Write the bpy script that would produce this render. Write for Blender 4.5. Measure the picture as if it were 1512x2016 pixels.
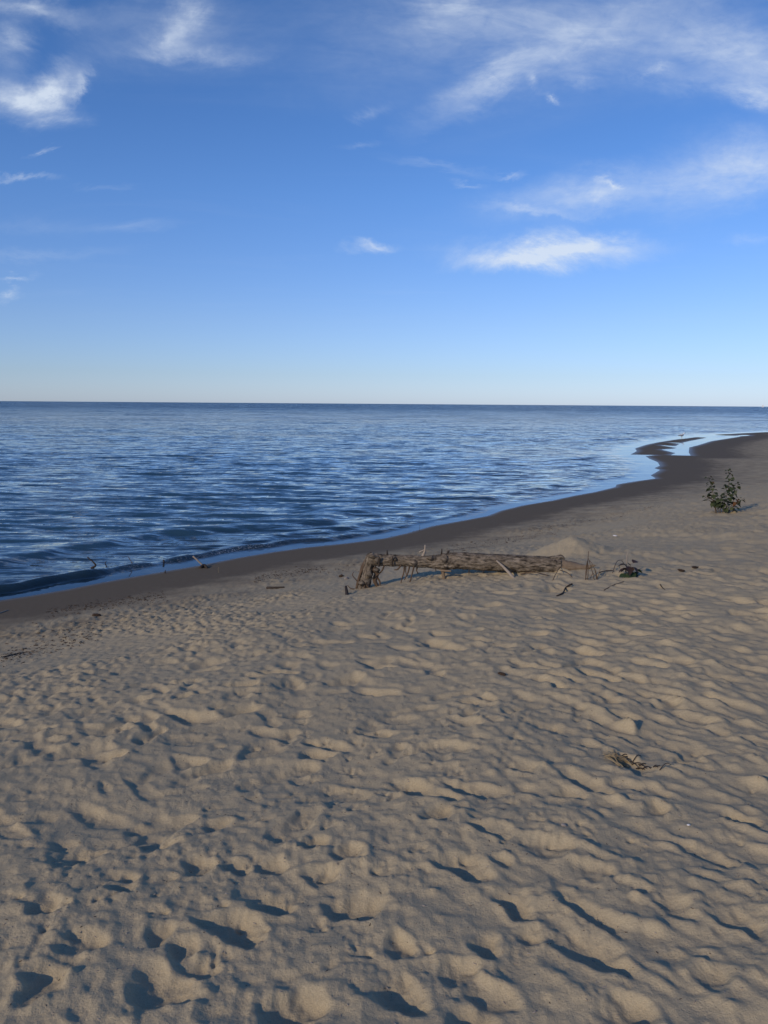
import bpy, math, random
import numpy as np
from mathutils import Vector, Matrix, Euler, noise as mnoise

for o in list(bpy.data.objects):
    bpy.data.objects.remove(o)
scene = bpy.context.scene
COL = scene.collection
rng = np.random.default_rng(7)
random.seed(7)
R = math.radians

# ------------------------------------------------------------------ camera
W0, H0, FPX = 1512.0, 2016.0, 1570.0
HC = 2.40                                   # eye height above the water
PITCH = math.atan((1008 - 795) / FPX)
ROLL = R(0.42)
cam_d = bpy.data.cameras.new('camera')
cam_d.sensor_fit = 'VERTICAL'
cam_d.sensor_height = 24.0
cam_d.lens = 24.0 * FPX / H0
cam_d.clip_start = 0.05
cam_d.clip_end = 90000
cam = bpy.data.objects.new('camera', cam_d)
CR = Matrix.Rotation(R(90) - PITCH, 4, 'X') @ Matrix.Rotation(ROLL, 4, 'Z')
cam.matrix_world = Matrix.Translation((0, 0, HC)) @ CR
COL.objects.link(cam)
scene.camera = cam
CR3 = np.array(CR.to_3x3())

# ------------------------------------------------------------------ light
SUN_EL = R(22.0)
SUN_AZ = R(221.0)        # compass style: 0 = +Y, 90 = +X ; the sun stands behind the camera, to the left
sun_dir = Vector((math.sin(SUN_AZ) * math.cos(SUN_EL), math.cos(SUN_AZ) * math.cos(SUN_EL), math.sin(SUN_EL)))
sd_ = bpy.data.lights.new('sun', 'SUN')
sd_.energy = 2.4
sd_.angle = R(0.8)
sd_.color = (1.0, 0.83, 0.62)
sun = bpy.data.objects.new('sun', sd_)
sun.rotation_euler = (-sun_dir).to_track_quat('-Z', 'Y').to_euler()
sun.location = sun_dir * 60
COL.objects.link(sun)

scene.view_settings.view_transform = 'Standard'
scene.view_settings.look = 'None'
scene.view_settings.exposure = 0.0
scene.view_settings.gamma = 1.0
scene.view_settings.use_curve_mapping = False

world = bpy.data.worlds.new('World')
scene.world = world
world.use_nodes = True
world.cycles.sampling_method = 'MANUAL'
world.cycles.sample_map_resolution = 512


class NG:
    """small helper for building node graphs"""
    def __init__(self, tree):
        self.t = tree
        self.n = tree.nodes
        self.l = tree.links

    def node(self, typ, ins=None, **props):
        nd = self.n.new(typ)
        for k, v in props.items():
            setattr(nd, k, v)
        if ins:
            for k, v in ins.items():
                self.set(nd.inputs[k], v)
        return nd

    def set(self, sock, v):
        if hasattr(v, 'is_output') or isinstance(v, bpy.types.NodeSocket):
            self.l.new(v, sock)
        else:
            sock.default_value = v

    def m(self, op, a, b=None, c=None, clamp=False):
        nd = self.n.new('ShaderNodeMath')
        nd.operation = op
        nd.use_clamp = clamp
        self.set(nd.inputs[0], a)
        if b is not None:
            self.set(nd.inputs[1], b)
        if c is not None:
            self.set(nd.inputs[2], c)
        return nd.outputs[0]

    def noise(self, vec, scale, detail=3.0, rough=0.5, dist=0.0, out=0):
        nd = self.node('ShaderNodeTexNoise', {'Scale': scale, 'Detail': detail, 'Roughness': rough, 'Distortion': dist})
        self.l.new(vec, nd.inputs['Vector'])
        return nd.outputs[out]

    def mapr(self, v, a, b, c=0.0, d=1.0, smooth=False):
        nd = self.node('ShaderNodeMapRange', {'Value': v, 'From Min': a, 'From Max': b, 'To Min': c, 'To Max': d})
        if smooth:
            nd.interpolation_type = 'SMOOTHSTEP'
        return nd.outputs[0]

    def mixc(self, f, a, b, blend='MIX'):
        nd = self.n.new('ShaderNodeMix')
        nd.data_type = 'RGBA'
        nd.blend_type = blend
        self.set(nd.inputs[0], f)
        self.set(nd.inputs[6], a)
        self.set(nd.inputs[7], b)
        return nd.outputs[2]

    def mapping(self, vec, loc=(0, 0, 0), rot=(0, 0, 0), scale=(1, 1, 1)):
        nd = self.node('ShaderNodeMapping', {'Location': loc, 'Rotation': rot, 'Scale': scale})
        self.l.new(vec, nd.inputs['Vector'])
        return nd.outputs[0]


def pix_dir(px, py):
    v = CR3 @ np.array([(px - W0 / 2) / FPX, -(py - H0 / 2) / FPX, -1.0])
    return v


def build_world():
    g = NG(world.node_tree)
    g.n.clear()
    out = g.node('ShaderNodeOutputWorld')
    bg = g.node('ShaderNodeBackground', {'Strength': 0.085})
    g.l.new(bg.outputs[0], out.inputs[0])
    sky = g.node('ShaderNodeTexSky', sky_type='NISHITA')
    sky.sun_disc = False
    sky.sun_elevation = SUN_EL
    sky.sun_rotation = SUN_AZ
    sky.altitude = 200
    sky.air_density = 1.0
    sky.dust_density = 0.3
    sky.ozone_density = 2.2
    tc = g.node('ShaderNodeTexCoord')
    gen = tc.outputs['Generated']
    sep = g.node('ShaderNodeSeparateXYZ')
    g.l.new(gen, sep.inputs[0])
    X, Y, Z = sep.outputs
    # flat cloud-deck coordinates: streaks converge to the horizon as real cirrus do
    zc = g.m('MAXIMUM', Z, 0.03)
    u = g.m('DIVIDE', X, zc)
    v = g.m('DIVIDE', Y, zc)
    deck = g.node('ShaderNodeCombineXYZ', {'X': u, 'Y': v})
    deckv = deck.outputs[0]
    # heading/elevation coordinates for the single clouds
    yc = g.m('MAXIMUM', Y, 0.05)
    a = g.m('DIVIDE', X, yc)
    b = g.m('DIVIDE', Z, yc)
    ab = g.node('ShaderNodeCombineXYZ', {'X': a, 'Y': b}).outputs[0]
    wn = g.noise(g.mapping(ab, scale=(5.0, 9.0, 1)), 1.0, 8.0, 0.68, 0.4, out=1)
    wsep = g.node('ShaderNodeSeparateXYZ')
    g.l.new(wn, wsep.inputs[0])
    aw = g.m('ADD', a, g.m('MULTIPLY', g.m('SUBTRACT', wsep.outputs[0], 0.5), 0.17))
    bw = g.m('ADD', b, g.m('MULTIPLY', g.m('SUBTRACT', wsep.outputs[1], 0.5), 0.085))
    abw = g.node('ShaderNodeCombineXYZ', {'X': aw, 'Y': bw}).outputs[0]
    # name: centre px, half sizes px, tilt deg (ccw), strength, softness
    clouds = [
        (40, 185, 105, 34, -6, 1.0), (118, 165, 75, 34, 28, 0.95), (182, 150, 16, 26, -30, 0.45),
        (60, 8, 120, 26, -6, 0.55), (18, 88, 48, 40, 20, 0.5),
        (345, 55, 160, 75, 0, 0.34), (352, 20, 38, 40, 40, 0.45), (400, 98, 110, 18, 0, 0.3), (330, 70, 40, 30, -40, .35),
        (1000, 50, 380, 120, 3, 0.42), (960, 160, 140, 28, 30, 0.5), (870, 20, 70, 50, 30, 0.4), (1130, 85, 190, 45, 24, .32),
        (1400, 80, 210, 90, -6, 0.42), (1470, 110, 90, 55, -10, 0.4), (1440, 172, 110, 26, -8, 0.45), (1490, 195, 50, 20, -20, .4),
        (1300, 137, 36, 13, 0, 0.35), (1165, 148, 50, 16, -12, 0.3), (1090, 182, 20, 6, -10, 0.5), (1050, 158, 24, 8, -15, .4),
        (1430, 335, 200, 62, 10, 0.6), (1480, 320, 80, 60, 40, .35), (1130, 380, 190, 38, 10, 0.45), (1200, 378, 60, 26, 28, 0.4),
        (1222, 351, 30, 6, -6, 0.6), (1040, 410, 110, 9, -3, .35),
        (1090, 492, 175, 30, 2, 1.35), (1000, 506, 100, 20, 6, 1.0), (1150, 468, 70, 22, -12, 0.45),
        (742, 483, 44, 10, -3, 0.9), (255, 443, 90, 11, 2, 0.16), (90, 510, 140, 12, 5, 0.14), (70, 440, 130, 18, 2, 0.07),
        (35, 348, 62, 7, 0, 0.4), (200, 366, 60, 4, 3, 0.12), (28, 554, 52, 6, 3, 0.5), (5, 580, 34, 9, 0, 0.5),
        (860, 328, 95, 9, -4, 0.16), (918, 358, 34, 7, -5, 0.28), (708, 291, 44, 9, 15, 0.16), (735, 213, 50, 9, 8, 0.14),
        (66, 287, 22, 7, 30, 0.35), (1490, 477, 40, 12, 0, 0.2), (990, 338, 30, 6, 0, .3),
    ]
    total = None
    for (cx, cy, sx, sy, tilt, s) in clouds:
        d = pix_dir(cx, cy)
        ca, cb = d[0] / d[1], d[2] / d[1]
        sc = 1.0 / (FPX * math.cos(PITCH)) * 1.12
        mp = g.node('ShaderNodeMapping', {'Location': (ca, cb, 0), 'Rotation': (0, 0, R(tilt)), 'Scale': (sx * sc * 1.45, sy * sc * 1.45, 1)}, vector_type='TEXTURE')
        g.l.new(abw, mp.inputs['Vector'])
        gr = g.node('ShaderNodeTexGradient', gradient_type='QUADRATIC_SPHERE')
        g.l.new(mp.outputs[0], gr.inputs[0])
        if total is None:
            total = g.m('MULTIPLY', gr.outputs['Fac'], s * 1.5)
        else:
            total = g.m('MULTIPLY_ADD', gr.outputs['Fac'], s * 1.5, total)
    ahead = g.mapr(Y, 0.12, 0.3)
    total = g.m('MULTIPLY', total, ahead)
    # fine streaky structure inside the clouds
    st1 = g.noise(g.mapping(ab, rot=(0, 0, R(-14)), scale=(7, 26, 1)), 1.0, 8.0, 0.62, 1.2)
    st2 = g.noise(g.mapping(ab, rot=(0, 0, R(10)), scale=(34, 60, 1)), 1.0, 5.0, 0.6, 0.6)
    tex = g.m('ADD', g.m('MULTIPLY', g.mapr(st1, 0.25, 0.75), 0.55), g.m('MULTIPLY', g.mapr(st2, 0.3, 0.7), 0.25))
    total = g.m('MULTIPLY', total, g.m('ADD', tex, 0.22))
    # thin background cirrus all over the sky
    bgc = g.noise(g.mapping(deckv, rot=(0, 0, 0.5), scale=(0.55, 1.3, 1)), 1.0, 7.0, 0.6, 0.8)
    thin = g.m('MULTIPLY', g.mapr(bgc, 0.50, 0.85, smooth=True), 0.05)
    total = g.m('ADD', total, thin)
    fade = g.mapr(Z, 0.02, 0.14)
    total = g.m('MULTIPLY', g.m('MINIMUM', g.m('MULTIPLY', total, 0.88), 0.86), fade, clamp=True)
    # camera white balance of the blue
    ramp = g.node('ShaderNodeValToRGB')
    cr = ramp.color_ramp
    cr.elements[0].position = 0.0; cr.elements[0].color = (0.42, 0.535, 0.94, 1)
    cr.elements[1].position = 0.42; cr.elements[1].color = (0.28, 0.475, 0.755, 1)
    e = cr.elements.new(0.035); e.color = (0.395, 0.49, 0.79, 1)
    e = cr.elements.new(0.10); e.color = (0.405, 0.495, 0.765, 1)
    e = cr.elements.new(0.24); e.color = (0.355, 0.515, 0.80, 1)
    g.l.new(Z, ramp.inputs[0])
    wb = g.mixc(1.0, ramp.outputs[0], (2, 2, 2, 1), 'MULTIPLY')
    skyc = g.mixc(1.0, sky.outputs[0], wb, 'MULTIPLY')
    col = g.mixc(total, skyc, (8.3, 9.3, 10.7, 1))
    g.l.new(col, bg.inputs[0])


build_world()

# ------------------------------------------------------------------ shore plan
def on_plane(px, py, z=0.0):
    d = pix_dir(px, py)
    t = (z - HC) / d[2]
    return (d[0] * t, d[1] * t)


SHORE_PX = [(-60, 1192), (0, 1182), (60, 1173), (130, 1161), (200, 1147), (260, 1136), (330, 1124), (400, 1112), (470, 1098), (530, 1088),
            (600, 1078), (680, 1070), (756, 1060), (800, 1050), (850, 1036), (900, 1027), (960, 1016), (985, 1006),
            (1030, 995), (1090, 985), (1130, 976), (1170, 969), (1212, 959), (1214, 954), (1255, 947), (1291, 942), (1281, 936),
            (1300, 925), (1288, 922), (1299, 917), (1295, 910), (1278, 903), (1271, 898), (1291, 896), (1241, 895), (1254, 888),
            (1250, 883), (1271, 876), (1294, 871), (1325, 866), (1362, 861), (1405, 856), (1450, 853.5), (1512, 850.5), (1560, 849)]
POOL_PX = [(1360, 897), (1320, 896), (1330, 892), (1302, 885), (1325, 883.5), (1333, 882), (1297, 876), (1330, 878.5), (1338, 873.5),
           (1313, 871), (1342, 872), (1360, 868), (1393, 861.5), (1370, 860.6), (1340, 864.5), (1333, 863.5), (1362, 859.2), (1400, 857.4), (1484, 856.6),
           (1457, 859.5), (1400, 868.5), (1376, 876), (1357, 881), (1356, 891)]
shore_w = [on_plane(*p) for p in SHORE_PX]
pool_w = [on_plane(*p) for p in POOL_PX]
SEA = [(-60000., -60000.), (-300., -290.), (-60., -46.), (-16., -2.)] + shore_w + \
      [(62., 88.), (95., 102.), (170., 122.), (420., 160.), (60000., 20000.), (60000., 90000.), (-60000., 90000.)]
POLYS = [np.array(SEA), np.array(pool_w)]


def signed_dist(x, y):
    """positive on the sand, negative in water"""
    x = np.asarray(x, np.float64); y = np.asarray(y, np.float64)
    best = np.full(x.shape, 1e18)
    inside = np.zeros(x.shape, bool)
    for P in POLYS:
        n = len(P)
        ins = np.zeros(x.shape, bool)
        for i in range(n):
            ax, ay = P[i]; bx, by = P[(i + 1) % n]
            ex, ey = bx - ax, by - ay
            wx, wy = x - ax, y - ay
            t = np.clip((wx * ex + wy * ey) / (ex * ex + ey * ey + 1e-12), 0, 1)
            dx = wx - ex * t; dy = wy - ey * t
            best = np.minimum(best, dx * dx + dy * dy)
            c = ((ay > y) != (by > y))
            if ey != 0:
                ins ^= c & (x < (bx - ax) * (y - ay) / ey + ax)
        inside |= ins
    d = np.sqrt(best)
    return np.where(inside, -d, d)


def sstep(a, b, v):
    t = np.clip((v - a) / (b - a), 0, 1)
    return t * t * (3 - 2 * t)


# ------------------------------------------------------------------ noise tiles (FFT filtered, periodic)
def fft_noise(ny, nx, step, lmin, lmax, beta=1.0, ang=0.0, stretch=1.0, seed=0):
    r = np.random.default_rng(seed)
    f = np.fft.rfft2(r.standard_normal((ny, nx)))
    fy = np.fft.fftfreq(ny, step)[:, None]
    fx = np.fft.rfftfreq(nx, step)[None, :]
    c, s = math.cos(ang), math.sin(ang)
    fu = (fx * c + fy * s) * stretch
    fv = -fx * s + fy * c
    k = np.sqrt(fu * fu + fv * fv) + 1e-9
    amp = np.exp(-(k * lmin) ** 2 * 0.5) * (1 - np.exp(-(k * lmax) ** 2 * 0.5)) / k ** beta
    h = np.fft.irfft2(f * amp, s=(ny, nx))
    h -= h.mean()
    return (h / h.std()).astype(np.float32)


def fft_blur(h, step, sigma):
    ny, nx = h.shape
    fy = np.fft.fftfreq(ny, step)[:, None]
    fx = np.fft.rfftfreq(nx, step)[None, :]
    k2 = (fx * fx + fy * fy) * (2 * math.pi) ** 2
    return np.fft.irfft2(np.fft.rfft2(h) * np.exp(-0.5 * sigma * sigma * k2), s=(ny, nx)).astype(np.float32)


def bspline(gd, gx, gy):
    """cubic B-spline lookup: no facets between the cells"""
    ny, nx = gd.shape
    gx = np.clip(gx, 1, nx - 3.001); gy = np.clip(gy, 1, ny - 3.001)
    x0 = np.floor(gx).astype(np.int64); y0 = np.floor(gy).astype(np.int64)
    def wts(t):
        return ((1 - t) ** 3 / 6, (3 * t ** 3 - 6 * t * t + 4) / 6, (-3 * t ** 3 + 3 * t * t + 3 * t + 1) / 6, t ** 3 / 6)
    wx = wts((gx - x0).astype(np.float32)); wy = wts((gy - y0).astype(np.float32))
    out = 0
    for j in range(4):
        row = 0
        for i in range(4):
            row = row + gd[y0 + j - 1, x0 + i - 1] * wx[i]
        out = out + row * wy[j]
    return out


def bilin(gd, gx, gy, wrap):
    ny, nx = gd.shape
    if not wrap:
        gx = np.clip(gx, 0, nx - 1.001); gy = np.clip(gy, 0, ny - 1.001)
    x0 = np.floor(gx).astype(np.int64); y0 = np.floor(gy).astype(np.int64)
    fx = (gx - x0); fy = (gy - y0)
    x1, y1 = x0 + 1, y0 + 1
    if wrap:
        x0 %= nx; x1 %= nx; y0 %= ny; y1 %= ny
    return (gd[y0, x0] * (1 - fx) * (1 - fy) + gd[y0, x1] * fx * (1 - fy) + gd[y1, x0] * (1 - fx) * fy + gd[y1, x1] * fx * fy)


# tile: 12.8 m at 2.5 cm, repeated outside the walked-on patch
TN, TS = 512, 0.025
RIDGE_ANG = R(-45)
tile_ridge = fft_noise(TN, TN, TS, 0.16, 0.55, 1.0, RIDGE_ANG, 2.6, 11)
tile_lump = fft_noise(TN, TN, TS, 0.10, 0.35, 0.8, 0, 1, 12)
tile_big = fft_noise(TN, TN, TS, 0.9, 3.0, 1.0, 0, 1, 13)
tile_fine = fft_noise(TN, TN, TS, 0.05, 0.14, 0.5, 0, 1, 14)


def tile(gd, x, y):
    return bilin(gd, np.asarray(x) / TS, np.asarray(y) / TS, True)


KN_S = np.array([-80, -30, -12, -5, -2.0, -0.9, 0, 1.0, 2.0, 3.2, 4.6, 6.0, 8.0, 11, 18, 60])
KN_Z = np.array([-4, -2.2, -1.1, -0.50, -0.14, -0.03, 0, .035, .12, .30, .55, .70, .77, .81, .90, 1.3])


def base_height(x, y, sd=None):
    x = np.asarray(x, np.float64); y = np.asarray(y, np.float64)
    if sd is None:
        sd = signed_dist(x, y)
    r = np.hypot(x, y)
    s = sd / (1 + 2.2 * sstep(16, 42, r))
    z = np.interp(s, KN_S, KN_Z)
    # soft windblown rise on the landward right
    z = z + 0.16 * sstep(3.5, 9.0, x - 0.12 * y) * sstep(5, 10, y) * sstep(3, 7, s)
    return z, s


# ------------------------------------------------------------------ the trampled sand patch (real relief)
AX0, AX1, AY0, AY1, AS = -6.4, 7.4, 0.7, 11.2, 0.0085
ANX = int((AX1 - AX0) / AS); ANY = int((AY1 - AY0) / AS)
Z_NEAR = 0.79


def build_patch():
    gx = AX0 + np.arange(ANX) * AS
    gy = AY0 + np.arange(ANY) * AS
    GX, GY = np.meshgrid(gx, gy)
    right = sstep(-0.9, 1.6, GX - 0.10 * GY).astype(np.float32)
    big = fft_noise(ANY, ANX, AS, 0.5, 1.6, 1.0, 0, 1, 1)
    ridge = fft_noise(ANY, ANX, AS, 0.065, 0.26, 0.9, RIDGE_ANG, 2.8, 2)
    soft = fft_noise(ANY, ANX, AS, 0.09, 0.30, 0.9, R(-12), 1.5, 3)
    ridge = np.exp(0.55 * ridge); ridge = ((ridge - ridge.mean()) / ridge.std()).astype(np.float32)
    h = 0.0065 * big + 0.0082 * ridge * (0.07 + 0.78 * right) + 0.0018 * soft
    r = np.random.default_rng(5)

    def pit(cx, cy, L, Wd, ang, D, rim, keep=0.5, flat=0.45, heel=0.0):
        ext = L * 1.9 + 0.05
        i0 = max(int((cx - ext - AX0) / AS), 0); i1 = min(int((cx + ext - AX0) / AS), ANX)
        j0 = max(int((cy - ext - AY0) / AS), 0); j1 = min(int((cy + ext - AY0) / AS), ANY)
        if i1 - i0 < 4 or j1 - j0 < 4:
            return
        X = GX[j0:j1, i0:i1] - cx; Y = GY[j0:j1, i0:i1] - cy
        c, s = math.cos(ang), math.sin(ang)
        U = (X * c + Y * s) / L; V = (-X * s + Y * c) / Wd
        # irregular outline
        th = np.arctan2(V, U)
        p1, p2, p3 = r.uniform(0, 6.28, 3)
        wob = 1 + 0.13 * np.sin(2 * th + p1) + 0.11 * np.sin(3 * th + p2) + 0.06 * np.sin(5 * th + p3) + 0.03 * np.sin(9 * th + p1)
        V = V + 0.25 * U * U * r.uniform(-1, 1)
        rho = np.sqrt(U * U + V * V) / wob
        w = 1 - sstep(0.72, 1.08, rho)
        bowl = np.clip(1 - rho ** (2.0 + 1.6 * flat), 0, 1)
        sub = h[j0:j1, i0:i1]
        m = float(sub[(rho < 1.2)].mean()) if (rho < 1.2).any() else 0.0
        new = sub * (1 - w) + (m * 0.6 + keep * (sub - m)) * w - D * (1 + heel * U) * bowl
        ring = np.exp(-((rho - 1.12) / 0.20) ** 2) * (0.65 + 0.5 * np.sin(th + p2) + 0.25 * np.sin(3 * th + p1))
        h[j0:j1, i0:i1] = new + rim * ring

    def shoe(cx, cy, ang, D, size=1.0, tread=0.0, side=1):
        """heel, waist and ball of a foot pressed in, sand squeezed up round the edge"""
        ext = 0.26 * size
        i0 = max(int((cx - ext - AX0) / AS), 0); i1 = min(int((cx + ext - AX0) / AS), ANX)
        j0 = max(int((cy - ext - AY0) / AS), 0); j1 = min(int((cy + ext - AY0) / AS), ANY)
        if i1 - i0 < 4 or j1 - j0 < 4:
            return
        X = GX[j0:j1, i0:i1] - cx; Y = GY[j0:j1, i0:i1] - cy
        c, s = math.cos(ang), math.sin(ang)
        U = (X * c + Y * s) / size; V = (-X * s + Y * c) / size * side
        ball = np.hypot((U - 0.055) / 0.090, (V - 0.006) / 0.056)
        heel_ = np.hypot((U + 0.095) / 0.058, V / 0.042)
        waist = np.hypot((U + 0.03) / 0.085, (V - 0.010) / 0.030)
        k = 0.10
        rho = -k * np.log(np.exp(-ball / k) + np.exp(-heel_ / k) + 0.8 * np.exp(-waist / k))
        w = 1 - sstep(0.78, 1.05, rho)
        bed = np.clip(1 - np.clip(rho, 0, 2) ** 3.2, 0, 1) * (1 + 0.30 * np.exp(-((U + 0.095) / 0.05) ** 2) + 0.35 * np.exp(-((U - 0.10) / 0.05) ** 2))
        sub = h[j0:j1, i0:i1]
        m = float(sub[rho < 1.1].mean()) if (rho < 1.1).any() else 0.0
        p1 = r.uniform(0, 6.28)
        th = np.arctan2(V, U)
        rim = np.exp(-((rho - 1.16) / 0.16) ** 2) * (0.7 + 0.4 * np.sin(2 * th + p1))
        tr = tread * np.sin(U * 2 * math.pi / 0.028 + 1.2 * np.sin(V * 60)) * (1 - sstep(0.5, 0.85, rho))
        h[j0:j1, i0:i1] = sub * (1 - w) + (m * 0.6 + 0.3 * (sub - m)) * w - D * bed + 0.22 * D * rim + tr

    # old, wind-softened prints everywhere
    area = (AX1 - AX0) * (AY1 - AY0)
    n_old = int(area * 4)
    for _ in range(n_old):
        cx = r.uniform(AX0, AX1); cy = r.uniform(AY0, AY1)
        rt = float(sstep(-0.9, 1.6, cx - 0.1 * cy))
        if r.random() > 0.30 + 0.45 * rt + 0.5 * float(sstep(3, 5, cy)):
            continue
        if r.random() < 0.35 + 0.6 * rt:
            ang = RIDGE_ANG + r.normal(0, 0.22); L = r.uniform(0.11, 0.24); Wd = r.uniform(0.045, 0.075)
        else:
            ang = r.uniform(0, 3.14); L = r.uniform(0.06, 0.15); Wd = L * r.uniform(0.5, 0.8)
        pit(cx, cy, L, Wd, ang, r.uniform(0.004, 0.020) * (L / 0.13) ** 0.5, r.uniform(0.002, 0.006))
    hb = fft_blur(h, AS, 0.008)
    h[:] = hb
    # fresher prints
    n_new = int(area * 15)
    for _ in range(n_new):
        cx = r.uniform(AX0, AX1); cy = r.uniform(AY0, AY1)
        rt = float(sstep(-0.9, 1.6, cx - 0.1 * cy))
        if r.random() < 0.3 + 0.55 * rt:
            ang = RIDGE_ANG + r.normal(0, 0.25); L = r.uniform(0.10, 0.17); Wd = r.uniform(0.04, 0.06)
        else:
            ang = r.uniform(0, 3.14); L = r.uniform(0.06, 0.16); Wd = L * r.uniform(0.42, 0.72)
        if r.random() > 0.34 + 0.22 * rt + 0.65 * float(sstep(2.7, 3.6, cy)):
            continue
        dsc = 0.60 + 0.62 * float(sstep(2.4, 4.6, cy))
        if r.random() < 0.28:
            shoe(cx, cy, ang + (3.14 if r.random() < .5 else 0), r.uniform(0.009, 0.024) * dsc, r.uniform(0.78, 1.08), 0.0022 if r.random() < .3 else 0.0, 1 if r.random() < .5 else -1)
            continue
        pit(cx, cy, L, Wd, ang, dsc * Wd * r.uniform(0.16, 0.44), r.uniform(0.001, 0.006), flat=r.uniform(0, 1), heel=r.uniform(-0.4, 0.4))
    h[:] = fft_blur(h, AS, 0.0042)
    # prints that can be picked out in the photograph: end points in px, half width m, depth
    marks = [
        (115, 1872, 205, 1846, .062, .05), (278, 1842, 345, 1834, .05, .042), (325, 1872, 395, 1862, .05, .05), (398, 1815, 525, 1832, .07, .045),
        (352, 1906, 432, 1896, .05, .045), (38, 1945, 135, 1922, .06, .05), (262, 1925, 362, 1965, .085, .05), (358, 1703, 425, 1688, .06, .045),
        (440, 1702, 497, 1694, .045, .035), (508, 1708, 562, 1690, .05, .035), (303, 1607, 380, 1594, .045, .035), (396, 1612, 452, 1602, .05, .03),
        (520, 1988, 640, 1978, .085, .06), (213, 1718, 268, 1722, .035, .025), (213, 1745, 268, 1742, .035, .025), (308, 1727, 348, 1720, .03, .025),
        (488, 1778, 580, 1772, .05, .035), (642, 1772, 752, 1782, .075, .045), (596, 1660, 646, 1650, .045, .03), (600, 1708, 662, 1728, .05, .035),
        (652, 1672, 724, 1682, .05, .035), (52, 1782, 122, 1782, .05, .04), (276, 1642, 330, 1655, .045, .035), (112, 1664, 205, 1672, .05, .03),
        (828, 1612, 896, 1602, .05, .035), (922, 1618, 1018, 1652, .045, .04), (868, 1688, 965, 1718, .075, .055), (1018, 1662, 1125, 1668, .07, .035),
        (966, 1692, 1014, 1690, .035, .03), (985, 1745, 1045, 1795, .06, .04), (1115, 1762, 1235, 1832, .045, .025), (1078, 1818, 1252, 1905, .062, .075),
        (1016, 1828, 1066, 1838, .035, .03), (756, 1846, 818, 1858, .05, .04), (866, 1888, 936, 1912, .055, .05), (926, 1845, 988, 1858, .05, .04),
        (742, 1925, 838, 1968, .07, .055), (912, 1925, 1018, 1962, .06, .04), (1338, 1648, 1448, 1698, .05, .05), (1425, 1598, 1496, 1612, .05, .035),
        (1405, 1785, 1512, 1845, .06, .035), (1125, 1698, 1208, 1722, .06, .025), (890, 1992, 990, 2014, .07, .045), (1262, 1580, 1320, 1592, .05, .03),
        (1262, 1442, 1388, 1494, .045, .04), (1318, 1392, 1405, 1412, .06, .04), (1138, 1392, 1235, 1432, .05, .04), (1098, 1518, 1215, 1566, .05, .035),
        (1088, 1556, 1152, 1566, .05, .03), (878, 1538, 995, 1568, .06, .04), (758, 1522, 866, 1570, .06, .04), (430, 1378, 505, 1364, .07, .04),
        (45, 1402, 105, 1394, .05, .035), (88, 1412, 150, 1410, .05, .035), (158, 1398, 226, 1416, .07, .04), (328, 1374, 436, 1386, .06, .035),
        (553, 1376, 616, 1380, .05, .035), (588, 1466, 650, 1458, .06, .04), (378, 1492, 455, 1474, .06, .04), (336, 1462, 405, 1476, .05, .04),
        (438, 1346, 506, 1330, .05, .035), (338, 1346, 386, 1340, .05, .035), (618, 1538, 720, 1552, .10, .04), (248, 1346, 296, 1340, .05, .03),
        (56, 1452, 110, 1440, .05, .035), (158, 1462, 245, 1454, .05, .035), (1290, 1760, 1370, 1800, .045, .03), (1180, 1960, 1290, 1990, .06, .035),
        (1360, 1900, 1450, 1940, .05, .03), (1000, 1500, 1060, 1520, .05, .03), (700, 1415, 780, 1430, .05, .03), (880, 1400, 950, 1420, .05, .03),
        (540, 1420, 590, 1410, .05, .03), (690, 1330, 760, 1340, .05, .03), (800, 1280, 880, 1300, .06, .03), (540, 1250, 600, 1262, .06, .03),
        (600, 1225, 650, 1235, .06, .03), (850, 1245, 920, 1262, .06, .035), (1000, 1290, 1070, 1310, .05, .03), (1120, 1240, 1190, 1260, .06, .03),
    ]
    for (xa, ya, xb, yb, wd, dp) in marks:
        a = on_plane(xa, ya, Z_NEAR); b = on_plane(xb, yb, Z_NEAR)
        L = math.hypot(b[0] - a[0], b[1] - a[1]) / 2
        pit((a[0] + b[0]) / 2, (a[1] + b[1]) / 2, max(L * 1.08, wd), wd * 1.1, math.atan2(b[1] - a[1], b[0] - a[0]), min(dp, wd * 0.62) * 0.74, 0.0055, keep=0.4, flat=0.35, heel=0.2)
    # walkers' trails, fresher than the rest
    for (xa, ya, xb, yb, dp) in [(60, 1560, 700, 1500, .018), (20, 1480, 520, 1330, .020), (300, 1560, 1000, 1400, .018),
                                 (1500, 1560, 900, 1230, .018)]:
        a = on_plane(xa, ya, Z_NEAR); b = on_plane(xb, yb, Z_NEAR)
        ln = math.hypot(b[0] - a[0], b[1] - a[1]); an = math.atan2(b[1] - a[1], b[0] - a[0])
        k = 0
        t = 0.0
        while t < ln:
            o = (0.085 if k % 2 else -0.085) + r.normal(0, .02)
            wv = 0.10 * math.sin(t * 1.3 + xa)
            shoe(a[0] + math.cos(an) * t - math.sin(an) * (o + wv), a[1] + math.sin(an) * t + math.cos(an) * (o + wv), an + r.normal(0, .12), dp * r.uniform(.5, .95),
                 r.uniform(.95, 1.03), 0.0025 if k % 3 else 0.001, 1 if k % 2 else -1)
            t += r.uniform(0.52, 0.64); k += 1
    h[:] = fft_blur(h, AS, 0.0030)

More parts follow.
